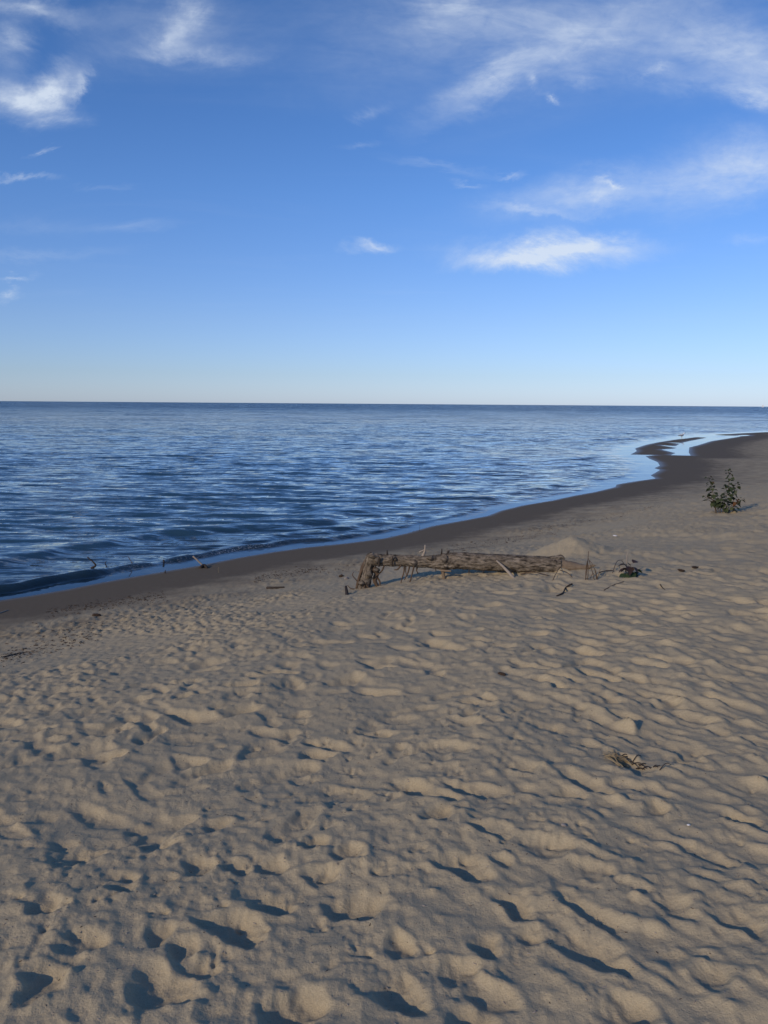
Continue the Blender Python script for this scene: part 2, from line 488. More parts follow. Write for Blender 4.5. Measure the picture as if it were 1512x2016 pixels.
    # gull tracks: three splayed toes, in trails
    def toe(ax, ay, bx, by, wd, dp):
        ext = wd * 2.5
        i0 = max(int((min(ax, bx) - ext - AX0) / AS), 0); i1 = min(int((max(ax, bx) + ext - AX0) / AS) + 1, ANX)
        j0 = max(int((min(ay, by) - ext - AY0) / AS), 0); j1 = min(int((max(ay, by) + ext - AY0) / AS) + 1, ANY)
        if i1 - i0 < 2 or j1 - j0 < 2:
            return
        X = GX[j0:j1, i0:i1] - ax; Y = GY[j0:j1, i0:i1] - ay
        ex, ey = bx - ax, by - ay
        t = np.clip((X * ex + Y * ey) / (ex * ex + ey * ey), 0, 1)
        d = np.hypot(X - ex * t, Y - ey * t) / wd
        h[j0:j1, i0:i1] += -dp * np.exp(-d * d) + dp * 0.45 * np.exp(-((d - 1.7) / 0.5) ** 2)

    def bird_track(cx, cy, ang, s=1.0):
        for k, ln in ((-0.55, 0.05), (0, 0.058), (0.55, 0.05)):
            toe(cx, cy, cx + math.cos(ang + k) * ln * s, cy + math.sin(ang + k) * ln * s, 0.0080 * s, 0.0065)

    starts = [(-1.2, 2.2, 0.5), (-0.4, 2.6, 1.2), (0.1, 3.0, 2.2), (-0.9, 3.1, 0.1), (0.9, 2.7, 2.6), (-0.2, 3.9, 0.3), (0.4, 4.1, -0.4), (-1.5, 3.6, 0.2),
              (1.3, 2.3, 1.9), (0.3, 2.1, 2.9), (-0.6, 2.0, 0.9), (1.0, 3.6, 2.7), (0.2, 4.8, 0.2), (-2.0, 4.2, 0.1), (0.6, 5.2, 1.0)]
    for (sx, sy, an) in starts:
        x, y = sx, sy
        for k in range(11):
            an += r.normal(0, 0.16)
            x += math.cos(an) * 0.17; y += math.sin(an) * 0.17
            o = 0.03 * (1 if k % 2 else -1)
            bird_track(x - math.sin(an) * o, y + math.cos(an) * o, an + r.normal(0, .12), r.uniform(0.9, 1.15))
    # shoe-tread and drag grooves
    for (xa, ya, xb, yb) in [(60, 1895, 160, 1640), (250, 1650, 560, 1590), (40, 1640, 300, 1665), (560, 1920, 700, 1880), (985, 1500, 1040, 1390), (700, 1300, 560, 1345), (480, 1365, 330, 1420)]:
        a = on_plane(xa, ya, Z_NEAR); b = on_plane(xb, yb, Z_NEAR)
        toe(a[0], a[1], b[0], b[1], 0.012, 0.005)
    # clods and crumbs
    crumb = fft_noise(ANY, ANX, AS, 0.022, 0.06, 0.3, 0, 1, 8)
    patch = sstep(-0.1, 0.9, fft_noise(ANY, ANX, AS, 0.25, 0.9, 1.0, 0, 1, 9))
    h += (0.0007 + 0.0016 * patch) * np.clip(crumb, -1.0, 2.4)
    return h.astype(np.float32)


PATCH = build_patch()
PATCH_S = fft_blur(PATCH, AS, 0.008)
PATCH_SS = fft_blur(PATCH, AS, 0.03)


def patch_at(x, y):
    gx = (np.asarray(x) - AX0) / AS; gy = (np.asarray(y) - AY0) / AS
    r = np.hypot(x, y)
    a = bspline(PATCH, gx, gy); b = bspline(PATCH_S, gx, gy)
    t = sstep(3.5, 6.5, r)
    return a * (1 - t) + b * t


def base_px(px, py):
    d = pix_dir(px, py)
    t = np.linspace(2, 30, 3000)
    zz = base_height(d[0] * t, d[1] * t)[0]
    q = t[np.nonzero(HC + d[2] * t < zz)[0][0]]
    return (d[0] * q, d[1] * q)


MOUND = base_px(1122, 1089)


def sand_height(x, y):
    x = np.asarray(x, np.float64); y = np.asarray(y, np.float64)
    sd = signed_dist(x, y)
    zb, s = base_height(x, y, sd)
    inside = sstep(0, 0.6, x - AX0) * sstep(0, 0.6, AX1 - x) * sstep(0, 0.25, y - AY0) * sstep(0, 1.5, AY1 - y)
    rough = sstep(3.6, 6.6, s)                       # trampled, dry
    mid = sstep(1.2, 2.2, s) * (1 - 0.7 * rough)     # strand line: fine lumps
    r = np.hypot(x, y)
    far = 1 - 0.45 * sstep(9, 22, r)
    outer = (0.012 * tile(tile_ridge, x, y) + 0.010 * tile(tile_lump, x, y) + 0.018 * tile(tile_big, x, y)) * far
    rel = patch_at(x, y) * inside + outer * (1 - inside)
    lump = tile(tile_lump, x * 1.0, y * 1.0); fine = tile(tile_fine, x, y)
    soft_big = tile(tile_big, x * 0.6, y * 0.6)
    z = zb + rel * rough * (1 + 0.0 * s)
    z = z + mid * (0.0075 * np.clip(lump, -1.0, 2.5) + 0.0075 * np.clip(fine, -0.8, 2.5)) * (0.35 + 0.65 * sstep(-0.8, 0.6, soft_big))
    z = z + 0.012 * soft_big * sstep(0.8, 2.5, s) + 0.0012 * fine * sstep(0.2, 1.0, s)
    # conical heap of sand behind the log
    dm = np.hypot((x - MOUND[0]) * 1.0, (y - MOUND[1]) * 0.85)
    ang = np.arctan2(y - MOUND[1], x - MOUND[0])
    rad = 0.52 * (1 + 0.10 * np.sin(2 * ang + 1) + 0.07 * np.sin(3 * ang))
    cone = np.clip(1 - dm / rad, 0, 1)
    cone = 0.235 * (np.sqrt(cone * cone + 0.0010) - 0.0316)
    z = z + cone + np.where(cone > 0.004, 0.004 * tile(tile_fine, x * 2, y * 2) * np.clip(cone * 20, 0, 1), 0)
    # hollow under the log, sand drifted against it
    return z, s, sd


def zs(x, y):
    return float(sand_height(np.array([x]), np.array([y]))[0][0])


def ground_px(px, py):
    """point where the line of sight through a pixel meets the sand"""
    d = pix_dir(px, py)
    t = np.concatenate([np.linspace(1.5, 14, 700), np.linspace(14.05, 110, 900)])
    X = d[0] * t; Y = d[1] * t; Zr = HC + d[2] * t
    zz = sand_height(X, Y)[0]
    below = np.nonzero(Zr < zz)[0]
    i = below[0] if len(below) else len(t) - 1
    a, b = t[max(i - 1, 0)], t[i]
    tt = np.linspace(a, b, 40)
    zz = sand_height(d[0] * tt, d[1] * tt)[0]
    k = np.nonzero(HC + d[2] * tt < zz)[0]
    q = tt[k[0]] if len(k) else b
    return Vector((d[0] * q, d[1] * q, float(HC + d[2] * q)))


def at_y(px, py, Y):
    d = pix_dir(px, py)
    t = Y / d[1]
    return Vector((d[0] * t, Y, HC + d[2] * t))


# ------------------------------------------------------------------ materials
def new_mat(name):
    m = bpy.data.materials.new(name)
    m.use_nodes = True
    g = NG(m.node_tree)
    g.n.clear()
    out = g.node('ShaderNodeOutputMaterial')
    return m, g, out


def mat_sand():
    m, g, out = new_mat('sand')
    geo = g.node('ShaderNodeNewGeometry')
    pos = geo.outputs['Position']
    wet = g.node('ShaderNodeAttribute', attribute_name='wet').outputs['Fac']
    n_big = g.noise(pos, 1.3, 4, 0.55)
    n_mid = g.noise(pos, 14, 4, 0.6)
    n_grain = g.noise(pos, 420, 2, 0.7)
    n_grain2 = g.noise(pos, 140, 3, 0.7)
    dry = g.mixc(n_big, (0.475, 0.385, 0.245, 1), (0.525, 0.430, 0.278, 1))
    dry = g.mixc(g.mapr(n_mid, 0.35, 0.75), dry, (0.496, 0.406, 0.262, 1))
    gr = g.m('ADD', g.m('MULTIPLY', g.mapr(n_grain, 0.25, 0.75), 0.35), g.m('MULTIPLY', g.mapr(n_grain2, 0.3, 0.7), 0.25))
    dry = g.mixc(gr, g.mixc(1.0, dry, (0.70, 0.69, 0.68, 1), 'MULTIPLY'), g.mixc(1.0, dry, (1.25, 1.25, 1.25, 1), 'MULTIPLY'))
    vor = g.node('ShaderNodeTexVoronoi', {'Scale': 55.0, 'Randomness': 1.0})
    g.l.new(pos, vor.inputs['Vector'])
    speck = g.m('MULTIPLY', g.mapr(vor.outputs['Distance'], 0.10, 0.06), g.m('GREATER_THAN', g.noise(pos, 9, 2, 0.5), 0.60))
    dry = g.mixc(g.m('MULTIPLY', speck, 0.65), dry, (0.05, 0.04, 0.035, 1))
    # damp and wet sand, with the ragged limit of the last run-up
    nw = g.noise(pos, 2.2, 5, 0.65)
    wn = g.m('ADD', wet, g.m('MULTIPLY', g.m('SUBTRACT', nw, 0.5), g.mapr(wet, 0.02, 0.3, 0, 0.95)), clamp=True)
    damp = g.mixc(n_mid, (0.128, 0.102, 0.068, 1), (0.160, 0.128, 0.088, 1))
    damp = g.mixc(g.mapr(n_grain2, 0.3, 0.7, 0, 0.3), damp, (0.16, 0.125, 0.09, 1))
    col = g.mixc(g.mapr(wn, 0.08, 0.85, smooth=True), dry, damp)
    edge = g.node('ShaderNodeAttribute', attribute_name='sheen').outputs['Fac']
    rough = g.mapr(edge, 0.0, 1.0, 0.9, 0.40)
    spec = g.mapr(edge, 0.0, 1.0, 0.06, 0.28)
    b1 = g.node('ShaderNodeBump', {'Strength': 0.55, 'Distance': 0.004})
    g.l.new(g.m('ADD', g.noise(pos, 95, 4, 0.65), g.m('MULTIPLY', n_grain, 0.35)), b1.inputs['Height'])
    g.l.new(g.mapr(wn, 0.3, 0.9, 0.95, 0.10), b1.inputs['Strength'])
    b2 = g.node('ShaderNodeBump', {'Strength': 0.35, 'Distance': 0.02})
    g.l.new(g.noise(pos, 22, 4, 0.6), b2.inputs['Height'])
    g.l.new(g.mapr(wn, 0.3, 0.9, 0.18, 0.04), b2.inputs['Strength'])
    g.l.new(b1.outputs[0], b2.inputs['Normal'])
    p = g.node('ShaderNodeBsdfPrincipled', {'Base Color': col, 'Roughness': rough, 'Specular IOR Level': spec, 'Normal': b2.outputs[0]})
    g.l.new(p.outputs[0], out.inputs[0])
    return m


def mat_water():
    m, g, out = new_mat('lake_water')
    pos = g.node('ShaderNodeNewGeometry').outputs['Position']
    depth = g.node('ShaderNodeAttribute', attribute_name='depth').outputs['Fac']
    foam = g.node('ShaderNodeAttribute', attribute_name='foam').outputs['Fac']
    rip = g.mapr(depth, 0.006, 0.035, 0.04, 1.0)
    ln = g.node('ShaderNodeVectorMath', operation='LENGTH')
    g.l.new(pos, ln.inputs[0])
    dist = ln.outputs['Value']
    # wavelet slopes: capillary ripples near, unresolved chop farther out; long along the crests
    def slopes(rot, sx, sy, det, seed):
        return g.noise(g.mapping(pos, loc=(seed, seed * 2, 0), rot=(0, 0, R(rot)), scale=(sx, sy, 1)), 1.0, det, 0.6, 0.3, out=1)
    c1 = slopes(-5, 3.6, 14.0, 3, 3.1)
    c2 = slopes(8, 0.9, 4.4, 3, 7.7)
    c3 = slopes(-3, 0.10, 0.55, 3, 1.9)
    def vm(op, a_, b_):
        nd = g.node('ShaderNodeVectorMath', operation=op)
        g.set(nd.inputs[0], a_); g.set(nd.inputs[1], b_)
        return nd.outputs[0]
    def scl(v, f):
        nd = g.node('ShaderNodeVectorMath', operation='SCALE')
        g.l.new(v, nd.inputs[0]); g.set(nd.inputs['Scale'], f)
        return nd.outputs[0]
    H5 = (0.5, 0.5, 0.5)
    gust = g.noise(g.mapping(pos, scale=(0.015, 0.06, 1)), 1.0, 4, 0.6)
    gs = g.mapr(gust, 0.3, 0.7, 0.75, 1.15)
    sl = vm('ADD', scl(vm('SUBTRACT', c1, H5), 0.60), scl(vm('SUBTRACT', c2, H5), g.mapr(dist, 10, 60, 0.85, 1.35)))
    sl = vm('ADD', sl, scl(vm('SUBTRACT', c3, H5), g.mapr(dist, 30, 160, 0.0, 1.0)))
    sl = scl(sl, g.m('MULTIPLY', rip, gs))
    sl = vm('MULTIPLY', sl, (0.55, 1.0, 0.0))
    # the steeper wave sides look towards the beach
    sl = vm('ADD', sl, scl(g.node('ShaderNodeCombineXYZ', {'X': 0.0, 'Y': -1.0}).outputs[0], g.m('MULTIPLY', rip, g.mapr(dist, 8, 400, 0.0, 0.20))))
    nn = g.node('ShaderNodeVectorMath', operation='NORMALIZE')
    g.l.new(vm('ADD', g.node('ShaderNodeNewGeometry').outputs['Normal'], sl), nn.inputs[0])
    nrm = nn.outputs[0]
    fr = g.node('ShaderNodeFresnel', {'IOR': 1.333, 'Normal': nrm})
    gl = g.node('ShaderNodeBsdfGlossy', {'Roughness': g.mapr(dist, 20, 300, 0.03, 0.12), 'Normal': nrm, 'Color': (0.97, 0.97, 0.97, 1)})
    deep = g.node('ShaderNodeBsdfDiffuse', {'Color': (0.030, 0.074, 0.112, 1)})
    tr = g.node('ShaderNodeBsdfTransparent', {'Color': (0.55, 0.55, 0.52, 1)})
    op = g.mapr(depth, 0.0, 0.30, 0.0, 1.0)
    body = g.node('ShaderNodeMixShader')
    g.l.new(g.m('POWER', op, 0.5), body.inputs[0]); g.l.new(tr.outputs[0], body.inputs[1]); g.l.new(deep.outputs[0], body.inputs[2])
    surf = g.node('ShaderNodeMixShader')
    g.l.new(fr.outputs[0], surf.inputs[0]); g.l.new(body.outputs[0], surf.inputs[1]); g.l.new(gl.outputs[0], surf.inputs[2])
    fd = g.node('ShaderNodeBsdfDiffuse', {'Color': (0.72, 0.74, 0.75, 1)})
    fn = g.noise(g.mapping(pos, scale=(42, 42, 42)), 1.0, 5, 0.7)
    ff = g.m('MULTIPLY', foam, g.mapr(fn, 0.54, 0.64), clamp=True)
    fin = g.node('ShaderNodeMixShader')
    g.l.new(ff, fin.inputs[0]); g.l.new(surf.outputs[0], fin.inputs[1]); g.l.new(fd.outputs[0], fin.inputs[2])
    g.l.new(fin.outputs[0], out.inputs[0])
    return m


def mat_wood(name, c1, c2, c3, su=6.0, sv=60.0, bump=0.6, rough=0.85, contrast=0.2):
    """u runs along the piece (UV x = metres along, y = metres around)"""
    m, g, out = new_mat(name)
    tc = g.node('ShaderNodeTexCoord')
    uv = tc.outputs['UV']
    pos = g.node('ShaderNodeNewGeometry').outputs['Position']
    v = g.mapping(uv, scale=(su, sv, 1))
    n1 = g.noise(v, 1.0, 6, 0.65, 0.4)
    n2 = g.noise(pos, 9, 4, 0.6)
    n3 = g.noise(pos, 170, 3, 0.6)
    col = g.mixc(g.mapr(n2, 0.45, 0.7), c2, c3)
    col = g.mixc(g.mapr(n1, 0.48 - contrast, 0.48 + contrast), c1, col)
    col = g.mixc(g.mapr(n3, 0.3, 0.8, 0, 0.35), col, (c1[0] * .5, c1[1] * .5, c1[2] * .5, 1))
    b = g.node('ShaderNodeBump', {'Strength': bump, 'Distance': 0.008})
    g.l.new(g.m('ADD', n1, g.m('MULTIPLY', n3, 0.4)), b.inputs['Height'])
    p = g.node('ShaderNodeBsdfPrincipled', {'Base Color': col, 'Roughness': rough, 'Specular IOR Level': 0.2, 'Normal': b.outputs[0]})
    g.l.new(p.outputs[0], out.inputs[0])
    return m


def mat_plain(name, c1, c2, scale=20, rough=0.7, spec=0.3):
    m, g, out = new_mat(name)
    pos = g.node('ShaderNodeNewGeometry').outputs['Position']
    n = g.noise(pos, scale, 4, 0.6)
    col = g.mixc(g.mapr(n, 0.3, 0.7), c1, c2)
    p = g.node('ShaderNodeBsdfPrincipled', {'Base Color': col, 'Roughness': rough, 'Specular IOR Level': spec})
    g.l.new(p.outputs[0], out.inputs[0])
    return m


def mat_leaf(name, c1, c2, c3):
    m, g, out = new_mat(name)
    oi = g.node('ShaderNodeObjectInfo').outputs['Random']
    pos = g.node('ShaderNodeNewGeometry').outputs['Position']
    n = g.noise(pos, 60, 3, 0.6)
    col = g.mixc(g.mapr(oi, 0, 0.85), c1, c2)
    col = g.mixc(g.mapr(oi, 0.93, 0.96), col, c3)
    col = g.mixc(g.mapr(n, 0.4, 0.8, 0, 0.5), col, c1)
    p = g.node('ShaderNodeBsdfPrincipled', {'Base Color': col, 'Roughness': 0.55, 'Specular IOR Level': 0.35})
    t = g.node('ShaderNodeBsdfTranslucent', {'Color': col})
    mx = g.node('ShaderNodeMixShader', {0: 0.22})
    g.l.new(p.outputs[0], mx.inputs[1]); g.l.new(t.outputs[0], mx.inputs[2])
    g.l.new(mx.outputs[0], out.inputs[0])
    return m


M_SAND = mat_sand()
M_WATER = mat_water()
M_BARK = mat_wood('weathered_bark', (0.030, 0.023, 0.017, 1), (0.29, 0.235, 0.175, 1), (0.18, 0.140, 0.10, 1), 12, 44, 1.0, contrast=0.12)
M_BARE = mat_wood('bare_driftwood', (0.16, 0.115, 0.075, 1), (0.30, 0.225, 0.15, 1), (0.24, 0.18, 0.125, 1), 8, 70, 0.5)
M_PALE = mat_wood('bleached_stick', (0.26, 0.21, 0.16, 1), (0.42, 0.35, 0.28, 1), (0.34, 0.28, 0.22, 1), 10, 90, 0.4)
M_DARK = mat_wood('dark_twig', (0.030, 0.023, 0.018, 1), (0.075, 0.055, 0.042, 1), (0.055, 0.042, 0.034, 1), 12, 90, 0.4)
M_ROOT = mat_wood('root', (0.07, 0.045, 0.03, 1), (0.17, 0.115, 0.075, 1), (0.12, 0.085, 0.06, 1), 14, 90, 0.4)
M_LEAF = mat_leaf('poplar_leaf', (0.030, 0.042, 0.016, 1), (0.070, 0.085, 0.030, 1), (0.14, 0.055, 0.02, 1))
M_LEAF2 = mat_leaf('dark_leaf', (0.026, 0.044, 0.018, 1), (0.045, 0.070, 0.025, 1), (0.035, 0.022, 0.018, 1))
M_LEAFR = mat_leaf('bronze_leaf', (0.045, 0.026, 0.020, 1), (0.075, 0.042, 0.028, 1), (0.04, 0.03, 0.02, 1))
M_STEM = mat_wood('green_stem', (0.09, 0.065, 0.045, 1), (0.16, 0.12, 0.08, 1), (0.12, 0.09, 0.06, 1), 14, 60, 0.3)
M_STRAW = mat_wood('dry_straw', (0.28, 0.20, 0.11, 1), (0.46, 0.36, 0.21, 1), (0.38, 0.29, 0.17, 1), 14, 60, 0.3)
M_DEBRIS = mat_plain('strand_debris', (0.028, 0.020, 0.015, 1), (0.085, 0.055, 0.036, 1), 60, 0.9, 0.1)
M_PEBBLE = mat_plain('pebble', (0.16, 0.13, 0.11, 1), (0.38, 0.33, 0.28, 1), 40, 0.8, 0.3)
M_WHITE = mat_plain('white_plumage', (0.72, 0.72, 0.71, 1), (0.80, 0.80, 0.79, 1), 30, 0.8, 0.2)
M_GREY = mat_plain('grey_plumage', (0.26, 0.27, 0.29, 1), (0.33, 0.34, 0.36, 1), 30, 0.8, 0.2)
M_BLACK = mat_plain('black_plumage', (0.02, 0.02, 0.02, 1), (0.04, 0.04, 0.04, 1), 30, 0.7, 0.3)
M_BILL = mat_plain('yellow_bill', (0.55, 0.36, 0.05, 1), (0.60, 0.42, 0.08, 1), 30, 0.5, 0.4)
M_SAIL = mat_plain('sailcloth', (0.78, 0.78, 0.76, 1), (0.82, 0.82, 0.80, 1), 0.4, 0.8, 0.2)
M_HULL = mat_plain('white_hull', (0.70, 0.70, 0.70, 1), (0.78, 0.78, 0.78, 1), 0.6, 0.4, 0.5)
M_SHELL = mat_plain('white_shell', (0.62, 0.60, 0.56, 1), (0.75, 0.73, 0.70, 1), 80, 0.6, 0.4)


# ------------------------------------------------------------------ mesh helpers
def mesh_np(name, co, faces4, attrs=None, mat=None, smooth=True):
    me = bpy.data.meshes.new(name)
    nv, nf = len(co), len(faces4)
    me.vertices.add(nv)
    me.vertices.foreach_set('co', np.ascontiguousarray(co, np.float32).ravel())
    me.loops.add(nf * 4)
    me.loops.foreach_set('vertex_index', np.ascontiguousarray(faces4, np.int32).ravel())
    me.polygons.add(nf)
    me.polygons.foreach_set('loop_start', np.arange(nf, dtype=np.int32) * 4)
    if smooth:
        me.polygons.foreach_set('use_smooth', np.ones(nf, bool))
    me.update(calc_edges=True)
    for k, a in (attrs or {}).items():
        at = me.attributes.new(k, 'FLOAT', 'POINT')
        at.data.foreach_set('value', np.ascontiguousarray(a, np.float32))
    if mat:
        me.materials.append(mat)
    return me


def link(name, me, parent=None, loc=None):
    o = bpy.data.objects.new(name, me)
    COL.objects.link(o)
    if parent is not None:
        o.parent = parent
    if loc is not None:
        o.location = loc
    return o


def tag(o, label, cat=None, group=None, kind=None):
    o['label'] = label
    if cat:
        o['category'] = cat
    if group:
        o['group'] = group
    if kind:
        o['kind'] = kind
    return o


def empty(name, loc):
    o = bpy.data.objects.new(name, None)
    o.empty_display_size = 0.1
    COL.objects.link(o)
    o.location = loc
    return o


# ------------------------------------------------------------------ sand sheet
def seg(a, b, st):
    return np.linspace(a, b, max(int(abs(b - a) / st), 2), endpoint=False)


def build_sand():
    th = np.concatenate([seg(-180, -75, 7), seg(-75, -50, .6), seg(-50, -31, 0.22), seg(-31, 31, 0.115), seg(31, 50, 0.22), seg(50, 75, .6), seg(75, 180, 7)])
    th = np.radians(th)
    lr = np.concatenate([seg(math.log(0.35), math.log(1.5), .02), seg(math.log(1.5), math.log(8.5), .0034), seg(math.log(8.5), math.log(70), .0058), seg(math.log(70), math.log(900), .05)])
    r = np.exp(lr)
    T, RR = np.meshgrid(th, r)
    X = (np.sin(T) * RR); Y = (np.cos(T) * RR)
    nr, nt = X.shape
    x = X.ravel(); y = Y.ravel()
    z, s, sd = sand_height(x, y)
    idx = np.arange(nr * nt).reshape(nr, nt)
    nxt = np.roll(idx, -1, axis=1)
    f = np.stack([idx[:-1], nxt[:-1], nxt[1:], idx[1:]], -1).reshape(-1, 4)
    keep = (sd[f].max(axis=1) > -14)
    f = f[keep]
    # damp zone: below the last run-up line
    rr = np.hypot(x, y)
    wide = 1.0 - 0.40 * sstep(16, 34, rr)
    wet = 1 - 0.55 * sstep(0.55, 1.7, s / wide) - 0.45 * sstep(1.2, 4.6, s / wide)
    wet = np.clip(wet, 0, 1)
    used = np.zeros(len(x), bool); used[f.ravel()] = True
    remap = np.cumsum(used) - 1
    co = np.stack([x, y, z], -1)[used]
    f = remap[f]
    nv = len(co)
    me = mesh_np('beach_sand', co, f, {'wet': wet[used], 'sheen': (1 - sstep(0.01, 0.16, s))[used]}, M_SAND)
    o = link('beach_sand', me)
    tag(o, 'footprinted tan beach sand, dark and wet along the water', None, None, 'structure')
    return len(f)


# ------------------------------------------------------------------ lake
def build_water():
    th = np.radians(np.concatenate([seg(-78, -32, 0.7), seg(-32, 30, 0.118), seg(30, 60, .5), np.array([60., 70., 80.])]))
    lr = np.concatenate([seg(math.log(5.0), math.log(300), 0.0056), seg(math.log(300), math.log(3000), .05), seg(math.log(3000), math.log(60000), .2), [math.log(60000)]])
    r = np.exp(lr)
    T, RR = np.meshgrid(th, r)
    X = np.sin(T) * RR; Y = np.cos(T) * RR
    nr, nt = X.shape
    x = X.ravel(); y = Y.ravel()
    sd = signed_dist(x, y)
    zb, s = base_height(x, y, sd)
    depth = np.clip(-zb, 0, 5)
    rr = RR.ravel()
    space = rr * np.interp(rr, [5, 300, 3000], [0.0056, 0.0056, 0.05])
    z = np.zeros_like(x)
    gate = 0.5 * sstep(0.008, 0.03, depth) + 0.5 * sstep(0.04, 0.25, depth)
    rw = np.random.default_rng(21)
    # wind waves running in to the shore (crests lie almost across the view)
    groups = 0.75 + 0.35 * np.sin(x * 0.11 + y * 0.23 + 1.0) * np.sin(x * 0.05 - y * 0.13 + 0.4)
    for k in range(90):
        lam = float(np.exp(rw.uniform(math.log(0.22), math.log(2.0))))
        th0 = R(-97) + rw.normal(0, 0.26 if lam < 0.8 else 0.16)
        kx, ky = math.cos(th0) * 2 * math.pi / lam, math.sin(th0) * 2 * math.pi / lam
        slope = 0.0235 * (1.0 if lam < 1.0 else 0.62)
        a = slope * lam / (2 * math.pi)
        att = 1 - sstep(lam / 5.0, lam / 2.4, space)
        ph = kx * x + ky * y + rw.uniform(0, 6.28)
        z += a * att * (np.sin(ph) + 0.22 * np.cos(2 * ph)) * groups
    z *= gate
    # little shore breakers parallel to the edge
    al = x * 0.62 + y * 0.78
    def wob(seed, sc):
        q = np.random.default_rng(seed)
        v = np.zeros_like(x)
        for i in range(5):
            v += np.sin(al * sc * q.uniform(0.5, 2.0) + q.uniform(0, 6.28))
        return v / 3.0
    foam = np.zeros_like(x)
    near = 1 - sstep(60, 90, rr)
    for i, (pos_, hgt, wf, wb_) in enumerate([(-0.52, 0.066, 0.075, 0.24), (-1.15, 0.055, 0.13, 0.4), (-2.5, 0.05, 0.25, 0.7)]):
        p = pos_ + (0.12 * wob(40 + i, 0.5) + 0.035 * wob(45 + i, 3.5)) * (1 + i)
        amp = hgt * np.clip(0.62 + 0.62 * wob(50 + i, 0.35 - 0.06 * i), 0.04, 1.2) * near
        if i == 0:
            amp = hgt * near * np.interp(al, [-5, 3, 7, 9.5, 13, 17, 20, 24, 30], [1, 1, 1, .8, .35, .22, .42, .4, .2]) * np.clip(0.9 + 0.34 * wob(50, 1.1) + 0.22 * wob(55, 5.0), 0.25, 1.3)
        q = s - p
        prof = np.where(q > 0, np.exp(-(q / wf) ** 2), np.exp(-(q / wb_) ** 2))
        z += amp * prof
        if i == 0:
            foam += np.interp(al, [6, 7.5, 10, 12, 17, 20, 23, 26], [0, .75, .8, 0, 0, .55, .6, 0]) * np.clip(0.6 + 0.6 * wob(61, 1.6), 0, 1) * np.exp(-((q - 0.07) / 0.09) ** 2)
    # thin film running up the sand: stays at lake level
    idx = np.arange(nr * nt).reshape(nr, nt)
    f = np.stack([idx[:-1, :-1], idx[:-1, 1:], idx[1:, 1:], idx[1:, :-1]], -1).reshape(-1, 4)
    keep = sd[f].min(axis=1) < 1.0
    f = f[keep]
    used = np.zeros(len(x), bool); used[f.ravel()] = True
    remap = np.cumsum(used) - 1
    co = np.stack([x, y, z], -1)[used]
    me = mesh_np('lake_water', co, remap[f], {'depth': (depth + np.clip(z, 0, 1) * (s < -0.05))[used], 'foam': np.clip(foam, 0, 1)[used]}, M_WATER)
    o = link('lake_water', me)
    tag(o, 'rippled dark blue lake reaching to the horizon', None, None, 'structure')
    return len(f)


nf1 = build_sand()
nf2 = build_water()
print('sand quads', nf1, 'water quads', nf2)


# ------------------------------------------------------------------ tubes (wood, stems, stalks)
def spline(pts, n):
    P = [np.array(p, float) for p in pts]
    if len(P) == 2:
        return [P[0] + (P[1] - P[0]) * t for t in np.linspace(0, 1, n)]
    P = [2 * P[0] - P[1]] + P + [2 * P[-1] - P[-2]]
    out = []
    m = len(P) - 3
    for t in np.linspace(0, m - 1e-6, n):
        i = int(t); f = t - i
        a, b, c, d = P[i:i + 4]
        out.append(0.5 * ((2 * b) + (-a + c) * f + (2 * a - 5 * b + 4 * c - d) * f * f + (-a + 3 * b - 3 * c + d) * f ** 3))
    return out


